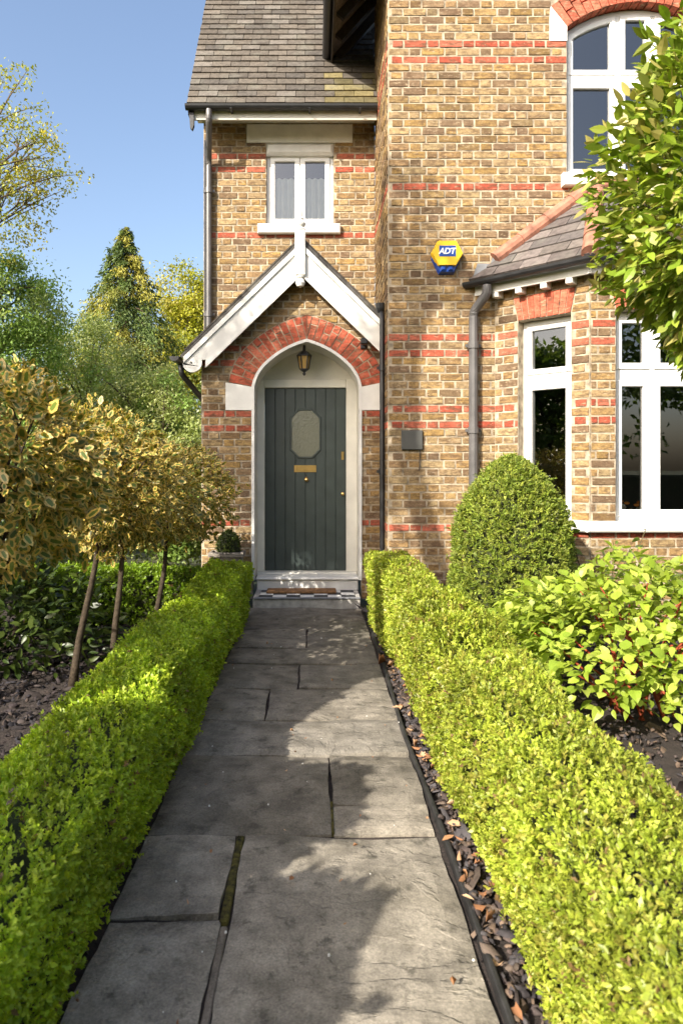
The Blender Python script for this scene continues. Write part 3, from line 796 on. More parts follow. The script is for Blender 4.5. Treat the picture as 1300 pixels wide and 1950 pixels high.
# --- porch roof, bargeboards, finial
frG = Fr((0, 6.975, 0), (1, 0, 0))
th = math.radians(44.2); c_, s_ = math.cos(th), math.sin(th); AP = (-.134, 3.655)
def along(sg, d, q): return (AP[0]+sg*(d*c_)-sg*q*s_*0+(-sg)*(-q*0), AP[1]-d*s_-q)
def rake(sg, d0, d1, q0, q1):
    """board between vertical drops q0 (upper) and q1 (lower) below the roof line"""
    a = [(AP[0]+sg*d0*c_, AP[1]-d0*s_-q0), (AP[0]+sg*d1*c_, AP[1]-d1*s_-q0), (AP[0]+sg*d1*c_, AP[1]-d1*s_-q1), (AP[0]+sg*d0*c_, AP[1]-d0*s_-q1)]
    return a if sg < 0 and False else (list(reversed(a)) if sg > 0 else a)
for sg, L in ((-1, 1.66), (1, 1.115)):
    b1 = rake(sg, 0, 1.352 if sg < 0 else L, .07, .325)
    parts = [slab3(frG, b1, 0, .035)]
    if sg < 0:
        fx, fz, fr_ = -1.238, 2.436, .098
        rl = lambda x: 3.655-(-.134-x)*math.tan(th)-.07
        foot = [(fx+fr_*math.cos(a), fz+fr_*math.sin(a)) for a in np.linspace(math.pi, 2*math.pi, 15)]+[(fx+fr_, fz+.03), (-1.1035, fz+.03), (-1.1035, rl(-1.1035)), (fx-fr_, rl(fx-fr_))]
        parts.append(slab3(frG, foot, 0, .035))
    bb = mk('bargeboard', join(parts), 'white_paint', house)
    mk('barge_moulding', slab3(frG, rake(sg, 0, L, .004, .066), .001, .055), 'white_paint', bb)
    mk('barge_bead', slab3(frG, rake(sg, 0, 1.345 if sg < 0 else L, .300, .332), .036, .046), 'white_paint', bb)
    if sg < 0: mk('hole_disc', slab3(frG, [(fx-.01+.012*math.cos(a), fz+.012*math.sin(a)) for a in np.linspace(0, 6.283, 13)[:-1]], .037, .040), 'panel_grey', bb)  # dark disc stands for the shade inside the foot's round hole
    # roof slope, tile edge and soffit
    frS = Fr((AP[0], 7.845, AP[1]+.01), (0, -1, 0), (sg*c_, 0, -s_))
    pl = [(0, 0), (.90, 0), (.90, L+.03), (0, L+.03)]
    if frS.N.z < 0:
        frS = Fr((AP[0], 7.845, AP[1]+.01), (0, 1, 0), (sg*c_, 0, -s_)); pl = [(-u, w) for u, w in reversed(pl)]
    pr_ = mk('porch_roof', slab3(frS, pl, 0, .028), 'tile', house, (.085, .08, .075))
    nt_ = int(L/.1)
    for i in range(nt_):
        q = [(.905, .1*i), (.905, .1*i+.115), (.70, .1*i+.115), (.70, .1*i)]
        if pl[1][0] < .5: q = [(-u, w) for u, w in q]
        q = q if sum((q[k][0]*q[(k+1) % 4][1]-q[(k+1) % 4][0]*q[k][1]) for k in range(4)) > 0 else list(reversed(q))
        mk('roof_tile', prism(frS, q, .029, .045, .001, None, .001), 'tile', pr_, np.array(random.choice(CLAY))*.5)
    mk('porch_soffit', slab3(Fr((0, 7.10, 0), (1, 0, 0)), rake(sg, .02, L-.12, .02, .05), .002, .12), 'white_paint', house)
fin = mk('finial', bbox(-.193, -.087, 6.895, 6.995, 3.315, 3.775, .008), 'white_paint', house)
mk('finial_spike', lathe((-.14, 6.945, 3.775), [(.052, 0), (.056, .014), (.032, .034), (.050, .055), (.055, .072), (.046, .092), (.026, .11), (.034, .125), (.024, .145), (.016, .22), (.004, .33)], 14), 'white_paint', fin)
mk('finial_drop', lathe((-.14, 6.945, 3.2), [(.006, 0), (.034, .012), (.050, .045), (.042, .078), (.026, .092), (.046, .10), (.05, .1145)], 14), 'white_paint', fin)
gutter([(-1.42, 6.93, 2.50), (-1.42, 7.83, 2.50)], .05)
pipe('downpipe', [(-1.40, 7.2, 2.46), (-1.40, 7.2, 2.36), (-1.21, 7.5, 2.10), (-1.205, 7.55, .0)], .03, 'black_metal', [])
pipe('downpipe', [(.668, 6.85, 2.96), (.668, 6.72, 2.86), (.668, 6.71, .0)], .024, 'black_metal', [(.668, 6.71, 2.35), (.668, 6.71, 1.33)])
mk('hopper', join([lathe((.66, 6.80, 2.90), [(.03, 0), (.05, .05), (.055, .10)], 10)]), 'black_metal', house)
pipe('waste_pipe', [(.69, 6.9, 2.98), (.62, 6.9, 2.99)], .02, 'black_metal', [])

# --- bay window
def fan(w, u0, u1, z0=2.72, z1=2.9468, sp=.045):
    t = (w-z0)/(z1-z0); return (u0-sp*t, u1+sp*t)
def allow_bay(u0, u1, L, l0=0.0):
    def f(z):
        cuts = []
        if .8328 < z < .9083: cuts.append((u0-.05, u1+.05))
        elif .9083 <= z < 2.7203: cuts.append((u0, u1))
        elif 2.7203 <= z < 2.9468: cuts.append(fan(z, u0, u1))
        return sub((l0, L), cuts)
    return f
AU0, AU1, CU0, CU1 = .258, .757, .22, 1.315
HB = [(1200, 0, 1300, 720), (860, 870, 1085, 1300)]
ba = brickwork('bay_wall', frA, allow_bay(AU0, AU1, BL-.004, .02), -10, 31, RED_ROWS, 200, HB, shift=.05, depth=.15)
bf = brickwork('bay_wall', frC, allow_bay(CU0, CU1, 1.535, .004), -10, 31, RED_ROWS, 200, HB, shift=.0, depth=.15)
mk('bay_wall', slab3(frD, [(0, 0), (BL, 0), (BL, 3.1), (0, 3.1)], -.15, 0), 'mortar', house)
def gauged(fr, u0, u1, wall, nb):
    pcs = []
    mk('arch_mortar', slab3(fr, [(u0, 2.722), (u1, 2.722), (u1+.045, 2.9468), (u0-.045, 2.9468)], -.1, .0005), 'mortar', wall)
    for i in range(nb):
        t0, t1 = i/nb, (i+1)/nb; b0, b1 = u0+(u1-u0)*t0+.003, u0+(u1-u0)*t1-.003; a0, a1 = u0-.045+(u1-u0+.09)*t0+.003, u0-.045+(u1-u0+.09)*t1-.003
        v, f = prism(fr, [(b0, 2.725), (b1, 2.725), (a1, 2.945), (a0, 2.945)], -.1, random.uniform(.008, .014), .002, None, .001)
        pcs.append((v, f, np.array(random.choice(REDS))*random.uniform(.88, 1.1), .02))
    place_pieces('arch_brick', pcs, 'brick', wall, 99)
gauged(frA, AU0, AU1, ba, 9); gauged(frC, CU0, CU1, bf, 19)
def R4(u0, u1, w0, w1): return [(u0, w0), (u1, w0), (u1, w1), (u0, w1)]
w1 = window(frA, R4(AU0, AU1, .905, 2.72), [R4(AU0+.04, AU1-.04, .945, 2.13), R4(AU0+.04, AU1-.04, 2.225, 2.68)], -.10, .045, .05, [(AU0+.04, AU1-.04, 2.125, 2.23)])
mk('sill', fbox(frA, AU0-.05, AU1+.16, .815, .907, -.14, .07, .012), 'white_paint', w1)
um = [CU0+.04, CU0+.355, CU0+.74, CU1-.04]
w2 = window(frC, R4(CU0, CU1, .905, 2.72), [R4(a, b, z0, z1) for a, b in ((um[0], um[1]-.02), (um[1]+.02, um[2]-.02), (um[2]+.02, um[3])) for z0, z1 in ((.945, 2.13), (2.225, 2.68))], -.10, .045, .055, [(um[0], um[3], 2.125, 2.23), (um[1]-.022, um[1]+.022, .945, 2.68), (um[2]-.022, um[2]+.022, .945, 2.68)])
mk('sill', fbox(frC, -.05, CU1+.3, .815, .9075, -.14, .075, .012), 'white_paint', w2)
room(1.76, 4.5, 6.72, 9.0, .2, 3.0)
mk('room_interior', box(2.4, 3.9, 6.02, 6.7, .2, .86), 'dark_wood', house)
# bay roof
ez = 3.14
E0, E1, E2, T0, T1 = Vector((1.47, 6.5, ez)), Vector((2.30, 5.70, ez)), Vector((3.98, 5.70, ez)), Vector((2.68, 6.5, 4.05)), Vector((3.58, 6.5, 4.05))
E3 = Vector((4.8, 6.5, ez))
SLATE = [(.145, .12, .112), (.17, .145, .13), (.12, .105, .10), (.19, .16, .148)]
def facet(a, b, pts, most):
    U = (b-a).normalized(); nrm = U.cross(pts[-1]-a).normalized(); Wv = nrm.cross(U)
    fr = Fr(a, U, Wv); poly = [((p-a).dot(U), (p-a).dot(Wv)) for p in pts]
    return tiles('bay_roof', fr, poly, .26, .15, most, SLATE, hide=[(1145, 0, 1300, 720)])
facet(E0, E1, [E0, E1, T0], 150); facet(E1, E2, [E1, E2, T1, T0], 0); facet(E2, E3, [E2, E3, T1], 0)
def hips(a, b, n, label=None, off=Vector((0, 0, 0))):
    for i in range(n):
        p, q = a.lerp(b, i/n)+off, a.lerp(b, (i+1.06)/n)+off
        mk('hip_tile', tube([p, q], [.072, .064], 12), 'hip_clay', house)
hips(E0.lerp(T0, .2)+Vector((0, -.03, .02)), T0+Vector((0, -.03, .02)), 4); hips(E1+Vector((0, 0, .02)), T0+Vector((0, -.02, 0)), 5); hips(T0+Vector((0, -.02, 0)), T1+Vector((0, -.02, 0)), 3)
fl = (T0-E0)
for i in range(7):   # stepped lead flashing against the wing wall
    p = E0.lerp(T0, (i+.3)/7.3); q = .17
    mk('flashing', slab3(frF, [(p.x-.02, p.z-.02), (p.x+q, p.z+.06), (p.x+q, p.z+.13), (p.x+.03, p.z+.13)], .009, .013), 'lead', house)
eo = .03
gb = gutter([(1.43, 6.49, 3.115), (2.28, 5.655, 3.115), (4.0, 5.655, 3.115)], .05)
frE = Fr((E0.x, E0.y, 0), (E1-E0).normalized()); EL = (E1-E0).length
mk('bay_fascia', fbox(frE, .02, EL, 3.0, 3.105, -.06, -.038, .004), 'white_paint', house)
mk('bay_fascia', fbox(Fr((2.30, 5.70, 0), (1, 0, 0)), 0, 1.68, 3.0, 3.105, -.06, -.038, .004), 'white_paint', house)
mk('bay_soffit', slab3(Fr((0, 0, 3.0), (1, 0, 0), (0, 1, 0)), [(1.56, 6.49), (2.345, 5.76), (3.95, 5.76), (3.95, 5.9), (2.38, 5.9), (1.74, 6.49)], .03, .045), 'white_paint', house)
for d in (.25, .48, .72, .95):
    p = frE.p(d, 0, 0); mk('eaves_block', fbox(frE, d-.03, d+.03, 2.955, 3.0295, -.15, -.045, .006), 'white_paint', house)
pipe('downpipe', [(1.60, 6.33, 3.06), (1.60, 6.33, 2.98), (1.50, 6.44, 2.84), (1.50, 6.44, .0)], .043, 'grey_iron', [(1.50, 6.44, 2.52), (1.50, 6.44, 1.72)])

# ------------------------------------------------------------------ things fixed to or standing by the house
al = empty('alarm_box', (1.25, 6.49, 3.24), 'yellow and blue hexagonal burglar alarm box on the brick wall', 'alarm box')
def hexa(cx, cz, w, h, k=.5): return [(cx-w/2, cz), (cx-w*k/2, cz-h/2), (cx+w*k/2, cz-h/2), (cx+w/2, cz), (cx+w*k/2, cz+h/2), (cx-w*k/2, cz+h/2)]
mk('back_plate', prism(frF, hexa(1.25, 3.35, .285, .30), .008, .06, .012), 'blue_plastic', al)
hx = hexa(1.25, 3.385, .308, .245, .56)
mk('cover', prism(frF, hx, .045, .092, .008), 'yellow_plastic', al)
for x in (1.215, 1.285): mk('strobe_lens', fbox(frF, x-.024, x+.024, 3.222, 3.268, .02, .082, .012), 'blue_plastic', al)
lg = mk('logo_plate', fbox(frF, 1.172, 1.328, 3.35, 3.452, .0925, .0945, .001), 'blue_plastic', al)
tc = bpy.data.curves.new('letters', 'FONT'); tc.body = 'ADT'; tc.size = .078; tc.shear = .22; tc.offset = .0022; tc.extrude = .001; tc.align_x = 'CENTER'; tc.space_character = .92; tc.resolution_u = 3
to = bpy.data.objects.new('letters', tc); col.objects.link(to)
bpy.context.view_layer.update()
me = bpy.data.meshes.new_from_object(to.evaluated_get(bpy.context.evaluated_depsgraph_get()))
bpy.data.objects.remove(to)
me.materials.clear(); me.materials.append(M['white_plastic'])
lo = bpy.data.objects.new('lettering', me); col.objects.link(lo); lo.parent = lg
lo.location = Vector((1.243, 6.5-.0962, 3.374))-WL[lg.name]; lo.rotation_euler = (math.radians(90), 0, 0)

mb = mk('meter_cover', fbox(frF, .827, 1.027, 1.537, 1.722, .006, .035, .006), 'panel_grey'); tag(mb, 'flat dark grey square cover panel on the brick wall', 'panel')
tag(mk('cable', tube([(1.0, 6.475, 1.537), (1.002, 6.48, 1.45), (.998, 6.485, 1.34)], .004, 6), 'rubber'), 'thin dark cable hanging below the grey wall panel', 'cable')

lan = empty('porch_lantern', (-.118, 7.25, 2.42), 'small black lantern with amber glass hanging in the porch arch', 'lantern')
lx, ly, q_ = -.105, 7.25, 1.35
def LP(c, z): return [(r*q_, zz*q_) for r, zz in c], 2.41+z*q_
for nm, pf_, z_, mt in (('lantern_roof', [(.062, 0), (.055, .012), (.03, .035), (.012, .045), (.010, .085)], .105, 'black_metal'), ('lantern_glass', [(.034, 0), (.05, .098)], .006, 'amber_glass'), ('lantern_base', [(.004, 0), (.014, .014), (.008, .026), (.036, .046), (.036, .054)], -.048, 'black_metal')):
    c2, zz = LP(pf_, z_); mk(nm, lathe((lx, ly, zz), c2, 6), mt, lan)
for i in range(6):
    a = math.pi/3*i
    mk('lantern_bar', tube([(lx+.036*q_*math.cos(a), ly+.036*q_*math.sin(a), 2.41+.004*q_), (lx+.053*q_*math.cos(a), ly+.053*q_*math.sin(a), 2.41+.107*q_)], .006, 5), 'black_metal', lan)
mk('lantern_rod', tube([(lx, ly, 2.41+.18*q_), (lx, ly, 2.70)], .006, 6), 'black_metal', lan)

sl = empty('security_light', (.51, 7.08, 2.58), 'small black security light beside the porch arch', 'light')
mk('mount', fbox(frP, .48, .54, 2.60, 2.68, .006, .03, .006), 'black_metal', sl)
mk('arm', tube([(.51, 7.07, 2.64), (.51, 7.0, 2.655)], .012, 8), 'black_metal', sl)
mk('lamp_head', bbox(.475, .545, 6.93, 7.01, 2.625, 2.69, .01), 'black_metal', sl)

dm = mk('doormat', bbox(-.485, .225, 6.925, 7.13, .0885, .112, .006), 'mat_coir'); tag(dm, 'brown coir doormat lying below the white door step', 'doormat')
tr = empty('planter_trough', (-.88, 6.86, 0), 'weathered stone trough standing left of the porch doorway', 'planter')
mk('trough_body', bbox(-1.03, -.72, 6.77, 6.98, 0, .48, .01), 'stone_trough', tr)
mk('trough_rim', ring(Fr((0, 0, .48), (1, 0, 0), (0, 1, 0)), R4(-1.05, -.70, 6.75, 7.0), .035, .001, .045, .006), 'stone_trough', tr)
mk('trough_soil', sheetpoly(Fr((0, 0, .48), (1, 0, 0), (0, 1, 0)), R4(-1.035, -.715, 6.775, 6.975), .025), 'soil', tr)
# ------------------------------------------------------------------ planting: leaf shapes
def leafproto(k=3, wmax=.4, peak=.45, curl=.12, fold=.12, variegated=None):
    """leaf from (0,0) to (0,1); rows of left / mid / right points"""
    V = [(0, 0, 0)]; rows = []
    for i in range(1, k+1):
        t = i/(k+1); w = wmax*(math.sin(math.pi*min(1, t**(math.log(.5)/math.log(peak)))))**.9*.5
        z = -curl*t*t; a = len(V)
        V += [(-w, t, z+fold*w), (0, t, z), (w, t, z+fold*w)]; rows.append((a, a+1, a+2))
    tip = len(V); V.append((0, 1, -curl)); Fc = []; 
    a, m_, b = rows[0]; Fc += [(0, m_, a), (0, b, m_)]
    for r0, r1 in zip(rows, rows[1:]): Fc += [(r0[0], r0[1], r1[1], r1[0]), (r0[1], r0[2], r1[2], r1[1])]
    a, m_, b = rows[-1]; Fc += [(a, m_, tip), (m_, b, tip)]
    return np.array(V), Fc, np.ones((len(Fc), 3))
SMALL = (np.array([(0, 0, 0), (-.27, .5, .09), (0, 1, -.03), (.27, .5, .09)]), [(0, 2, 1), (0, 3, 2)], np.ones((2, 3)))
NEEDLE = (np.array([(0, 0, 0), (-.16, .5, .05), (0, 1, -.03), (.16, .5, .05)]), [(0, 2, 1), (0, 3, 2)], np.ones((2, 3)))
OVAL = leafproto(3, .42, .45, .14, .18)
BROAD = leafproto(3, .66, .42, .22, .15)
def hollyproto():
    """wavy margined leaf: yellow rim round a green centre"""
    n = 6; V = [(0, 0, 0)]; L = []; Rr = []
    for i in range(1, n):
        t = i/n; w = .27*math.sin(math.pi*t**.9)+(.03 if i % 2 else -.015); z = -.1*t*t+(.05 if i % 2 else -.03)
        L.append(len(V)); V.append((-w, t, z)); Rr.append(len(V)); V.append((w, t, z))
    tip = len(V); V.append((0, 1, -.1)); IL = []; IR = []
    for i in range(1, n):
        t = .08+.84*i/n; w = .125*math.sin(math.pi*t**.9); z = -.1*t*t
        IL.append(len(V)); V.append((-w, t, z)); IR.append(len(V)); V.append((w, t, z))
    Fc = []; C = []; ye = (1, 1, 1); gr = (.22, .42, .30)
    for i in range(n-2):
        Fc += [(L[i], IL[i], IL[i+1], L[i+1]), (IR[i], Rr[i], Rr[i+1], IR[i+1])]; C += [ye, ye]
        Fc.append((IL[i], IR[i], IR[i+1], IL[i+1])); C.append(gr)
    Fc += [(0, IL[0], L[0]), (0, Rr[0], IR[0]), (0, IR[0], IL[0]), (L[-1], IL[-1], tip), (IR[-1], Rr[-1], tip), (IL[-1], IR[-1], tip)]; C += [ye]*6
    return np.array(V), Fc, np.array(C)
HOLLY = hollyproto()
def pal(cols, n, var=.22):
    p = np.array(cols, dtype=np.float32); return p[rng.integers(0, len(p), n)]*rng.uniform(1-var, 1+var, (n, 1))
def foliage(name, proto, P, D, Nn, S, C, mat, parent, most=0, view=None):
    """leaves at P with tip direction D and face normal Nn; the `most` that show largest become parts"""
    X, Y, Z = basis(D, Nn); n = len(P); org = WL[parent.name]
    S3 = np.stack([S*rng.uniform(.8, 1.2, n), S, S*rng.uniform(-.6, 2.6, n)], 1)
    idx = np.arange(n)
    if most:
        px = 598+F*P[:, 0]/np.maximum(P[:, 1], .2); py = 892-F*(P[:, 2]-H)/np.maximum(P[:, 1], .2)
        ok = (px > 10) & (px < 1290) & (py > 10) & (py < 1940)
        dist = np.linalg.norm(P-np.array([0, 0, H]), axis=1); face = np.abs((Z*unit(np.array([0, 0, H])-P)).sum(1))
        score = np.where(ok, S/dist*(.35+face), -1)
        if view is not None: score = np.where(view, score, score*.15)
        pick = np.argsort(-score)[:most]; pick = pick[score[pick] > 0]
        protos = []
        for j in range(14):
            c = C[pick[j*len(pick)//14]] if len(pick) else C[0]
            me = bpy.data.meshes.new('leaf'); me.from_pydata([tuple(v) for v in proto[0]], [], [tuple(f) for f in proto[1]])
            setcols(me, proto[2]*c); me.materials.append(M[mat]); protos.append(me)
        for j, i in enumerate(pick):
            o = bpy.data.objects.new('leaf', protos[j % 14]); col.objects.link(o); o.parent = parent
            R = Matrix((X[i], Y[i], Z[i])).transposed().to_4x4()
            o.matrix_local = Matrix.Translation(Vector(P[i])-org) @ R @ Matrix.Diagonal((float(S3[i, 0]), float(S3[i, 1]), float(S3[i, 2]), 1))
        keep = np.ones(n, bool); keep[pick] = False; idx = idx[keep]
    V, Fv, Ft, Cc = scatter(proto, P[idx], X[idx], Y[idx], Z[idx], S3[idx], C[idx])
    return npmesh(name, V, Fv, Ft, Cc, mat, parent, 'stuff', origin=tuple(org))

# ------------------------------------------------------------------ clipped box hedges
def hedge(label, x0, x1, y0, y1, zt, cols, dens, dip=None, seed=0, axis='y', und=.013, bend=None, grp='low clipped box hedges'):
    cx, cy = (x0+x1)/2, (y0+y1)/2
    h = empty('box_hedge', (cx, cy, 0), label, 'hedge', grp)
    r = np.random.default_rng(seed+5)
    Ltot = y1-y0; hw = (x1-x0)/2
    per = [2*hw, zt, zt]; tot = sum(per)
    n = int(dens*Ltot*tot)
    # more sprigs (and smaller leaves) close to the camera
    t = r.random(n)**1.45; yy = y0+Ltot*t
    face = r.choice(3, n, p=np.array(per)/tot); s = r.random(n)
    a = np.where(face == 0, s*2-1, np.where(face == 1, -1., 1.)); b = np.where(face == 0, 1., s*2-1)
    # end caps
    ne = int(n*.05); e = r.random(ne) < .5
    yy = np.concatenate([yy, np.where(e, y0, y1)]); a = np.concatenate([a, r.uniform(-1, 1, ne)]); b = np.concatenate([b, r.uniform(-1, 1, ne)])
    nrm0 = np.zeros((n+ne, 3)); nrm0[n:, 1] = np.where(e, -1., 1.)
    k = 8.0; sc = 1/np.maximum((np.abs(a)**k+np.abs(b)**k)**(1/k), 1e-3); sc[n:] = np.minimum(1, sc[n:])
    a2, b2 = a*sc, b*sc
    und_h = und*(np.sin(yy*2.1+seed)+.6*np.sin(yy*5.3+2*seed+a*2))+(dip(yy) if dip is not None else 0)
    und_w = und*(np.sin(yy*2.7+b*3+seed)+.7*np.sin(yy*6.1-b*4+seed*3))
    zc = zt/2; under = np.where(b2 < -.3, (b2+.3)*.12*hw*2, 0)
    x = cx+a2*(hw+und_w)+np.sign(a2)*under+(bend(yy) if bend else 0); z = zc+b2*zc+np.where(b2 > 0, b2*und_h, 0)
    nrm = np.stack([np.sign(a)*np.abs(a2)**4, np.zeros(n+ne), np.sign(b)*np.abs(b2)**4], 1)+nrm0*1.2; nrm = unit(nrm+1e-4)
    tip = np.stack([x, yy, np.maximum(z, .03)], 1)-nrm*np.abs(r.normal(0, .014, (n+ne, 1)))+r.normal(0, .005, (n+ne, 3))
    tip += nrm*(r.random((n+ne, 1)) < .05)*r.uniform(0, .03, (n+ne, 1))
    sz = (.0102+.0021*np.clip(yy, 0, 7))*r.uniform(.75, 1.3, n+ne)
    ax = unit(nrm*.8+r.normal(0, .45, (n+ne, 3))+[0, 0, .35])
    NL = 6; Ps = []; Ds = []; Ns = []; Ss = []; Cs = []
    base = pal(cols, n+ne, .2)
    vig = 1+.16*np.sin(yy*3.3+seed)*np.sin(a*2.2+yy*1.7)+.14*np.sin(yy*9.1+a*5+b*4+seed)      # uneven growth
    base = base*vig[:, None]; dead = r.random(n+ne) < .018; base[dead] = np.array([.22, .14, .06])
    for j in range(NL):
        rd = unit(np.cross(ax, unit(r.normal(size=(n+ne, 3)))))
        D = unit(ax*.75+rd*.8); back = (j/NL)*1.7
        Ps.append(tip-ax*sz[:, None]*back); Ds.append(D); Ns.append(unit(ax-.3*rd+r.normal(0, .25, (n+ne, 3)))); Ss.append(sz*r.uniform(.8, 1.25, n+ne)); Cs.append(base*r.uniform(.82, 1.15, (n+ne, 1)))
    P, D, Nn, S, C = (np.concatenate(q) for q in (Ps, Ds, Ns, Ss, Cs))
    gap = np.tile((np.sin(yy*13+a*6+seed)*np.sin(yy*7.3-b*8+a*3)*np.sin(yy*23+b*11+a*9) > .33) & (r.random(n+ne) < .75), NL)
    ok = (P[:, 2] > .012) & ~gap; P, D, Nn, S, C = P[ok], D[ok], Nn[ok], S[ok], C[ok]
    if axis == 'x':     # run across instead of along the path
        def rot(q, o_=0): return np.stack([q[:, 1]-o_*cy+o_*cx, q[:, 0]-o_*cx+o_*cy, q[:, 2]], 1)
        P, D, Nn = rot(P, 1), rot(D), rot(Nn)
    foliage('foliage', SMALL, P, D, Nn, S, C, 'leaf', h)
    i_ = .085
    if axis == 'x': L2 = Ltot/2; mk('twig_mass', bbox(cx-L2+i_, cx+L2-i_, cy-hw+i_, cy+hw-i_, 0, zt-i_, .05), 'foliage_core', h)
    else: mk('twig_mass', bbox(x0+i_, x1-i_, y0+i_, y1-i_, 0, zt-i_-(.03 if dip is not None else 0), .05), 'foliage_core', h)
    return h
GREEN = [(.34, .46, .03), (.40, .52, .035), (.28, .40, .025), (.46, .55, .05), (.36, .47, .04)]
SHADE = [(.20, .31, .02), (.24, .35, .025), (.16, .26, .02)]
LIME = [(.32, .38, .04), (.37, .42, .05), (.26, .33, .032), (.42, .46, .07), (.29, .35, .045), (.31, .30, .05)]
hedge('bright green clipped box hedge along the path beside the holly standards', -.97, -.585, .55, 6.28, .50, GREEN, 5200, None, 1)
def dips(y): return .075*np.sin(2*math.pi*(y-3.02)/.47)*np.exp(-((y-3.5)/.62)**4)+.012*np.sin(y*8.3)+.02*np.exp(-((y-5)/.6)**2)
hedge('wide yellow green clipped box hedge along the path beside the dogwood', .52, .87, .5, 6.12, .605, LIME, 5200, dips, 2, und=.016, bend=lambda y: .012-.06*np.clip((y-4.2)/1.6, 0, 1))
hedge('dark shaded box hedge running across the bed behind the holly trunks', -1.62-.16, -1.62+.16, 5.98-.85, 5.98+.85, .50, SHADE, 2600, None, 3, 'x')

# ------------------------------------------------------------------ woody frames
def branchtree(h, base, top, r0, crown_c, crown_r, nl, mat='bark', colr=(.10, .075, .055), sub_=3, trunk_name='trunk', limb_name='limb', wob=.05, rnd=None, up=.4):
    rnd = rnd or random
    base, top = Vector(base), Vector(top); n = 8; pts = []
    for i in range(n+1):
        t = i/n; p = base.lerp(top, t)+Vector((math.sin(t*5+base.y)*wob*t*(1-t)*3, math.cos(t*4+base.x)*wob*t*(1-t)*3, 0)); pts.append(p)
    mk(trunk_name, tube(pts, [r0*(1-.55*i/n)*(1.25 if i == 0 else 1) for i in range(n+1)], 9), mat, h, colr, smooth=True)
    ends = []
    for j in range(nl):
        a = 6.283*(j+rnd.uniform(-.3, .3))/nl*2.4; el = rnd.uniform(-.5, 1)
        tgt = Vector(crown_c)+Vector((crown_r[0]*math.cos(a)*.85*math.cos(el*1.2), crown_r[1]*math.sin(a)*.85*math.cos(el*1.2), crown_r[2]*.85*math.sin(el*1.3)))
        s = pts[int(n*rnd.uniform(.72, 1))]; mid = s.lerp(tgt, .5)+Vector((rnd.uniform(-.1, .1), rnd.uniform(-.1, .1), rnd.uniform(0, .25)))*max(crown_r)*up
        q = [s*(1-t)**2+mid*2*t*(1-t)+tgt*t*t for t in np.linspace(0, 1, 6)]
        parts = [tube(q, [r0*.42*(1-.85*i/5) for i in range(6)], 5)]; ends.append(tgt)
        for k in range(sub_):
            s2 = q[rnd.randint(2, 4)]; e2 = s2+(tgt-s2)*.6+Vector((rnd.uniform(-1, 1), rnd.uniform(-1, 1), rnd.uniform(-.4, .9)))*max(crown_r)*.35
            parts.append(tube([s2, s2.lerp(e2, .5)+Vector((0, 0, .03)), e2], [r0*.2, r0*.13, r0*.04], 4)); ends.append(e2)
        mk(limb_name, join(parts), mat, h, colr)
    return ends

# variegated holly standards in a row
def holly(x, y, zc, R, base, n, most, label, seed, ls=1.0, proto=HOLLY):
    h = empty('holly_tree', base, label, 'tree', 'variegated holly standards in the bed')
    rnd = random.Random(seed)
    branchtree(h, base, (x, y, zc-.05), .026, (x, y, zc), (R*.8,)*3, 7, colr=(.055, .042, .03), rnd=rnd, wob=.025)
    d = rand_dirs(n); lump = 1+.12*np.sin(d[:, 0]*5+seed)+.10*np.sin(d[:, 1]*6+d[:, 2]*4+seed*2)+.06*np.sin(d[:, 2]*11+d[:, 0]*7)+.22*(rng.random(n) < .03)
    rr = R*lump*(1-np.abs(rng.normal(0, .16, n))); P = np.array([x, y, zc])+d*rr[:, None]*[1, 1, .9]
    D = unit(d*.8+rng.normal(0, .6, (n, 3))+[0, 0, -.15]); Nn = unit(d+[0, 0, .6]+rng.normal(0, .45, (n, 3)))
    S = rng.uniform(.036, .08, n)*ls; C = pal([(.60, .43, .11), (.52, .36, .09), (.66, .51, .20), (.40, .295, .08), (.48, .36, .13), (.31, .25, .08)], n)
    view = (rr > R*.85) & (d[:, 1] < .2)
    foliage('crown', proto, P, D, Nn, S, C, 'leaf_glossy', h, most, view)
holly(-1.38, 2.95, 1.35, .48, (-1.42, 2.95, 0), 3000, 300, 'nearest variegated holly standard with large cream edged leaves', 1)
holly(-1.30, 4.25, 1.30, .45, (-1.49, 4.22, 0), 3100, 200, 'variegated holly standard with leaning pale trunk behind the nearest one', 2, .85)
holly(-1.36, 4.85, 1.20, .45, (-1.38, 4.70, 0), 3100, 150, 'variegated holly standard with upright dark trunk, second from the porch', 3, .85)
holly(-1.20, 5.72, 1.15, .48, (-1.33, 5.66, 0), 3900, 200, 'variegated holly standard closest to the porch wall', 4, .85)
for i, y in enumerate((2.62, .95, .08, -.80)):
    holly(-1.66+.04*(i % 2), y, 1.40, .27, (-1.68, y, 0), 4200, 0, ['variegated holly standard second from the nearest, beyond the frame', 'variegated holly standard third beyond the frame', 'variegated holly standard fourth beyond the frame', 'variegated holly standard farthest from the house'][i], 10+i, 1.3, SMALL)

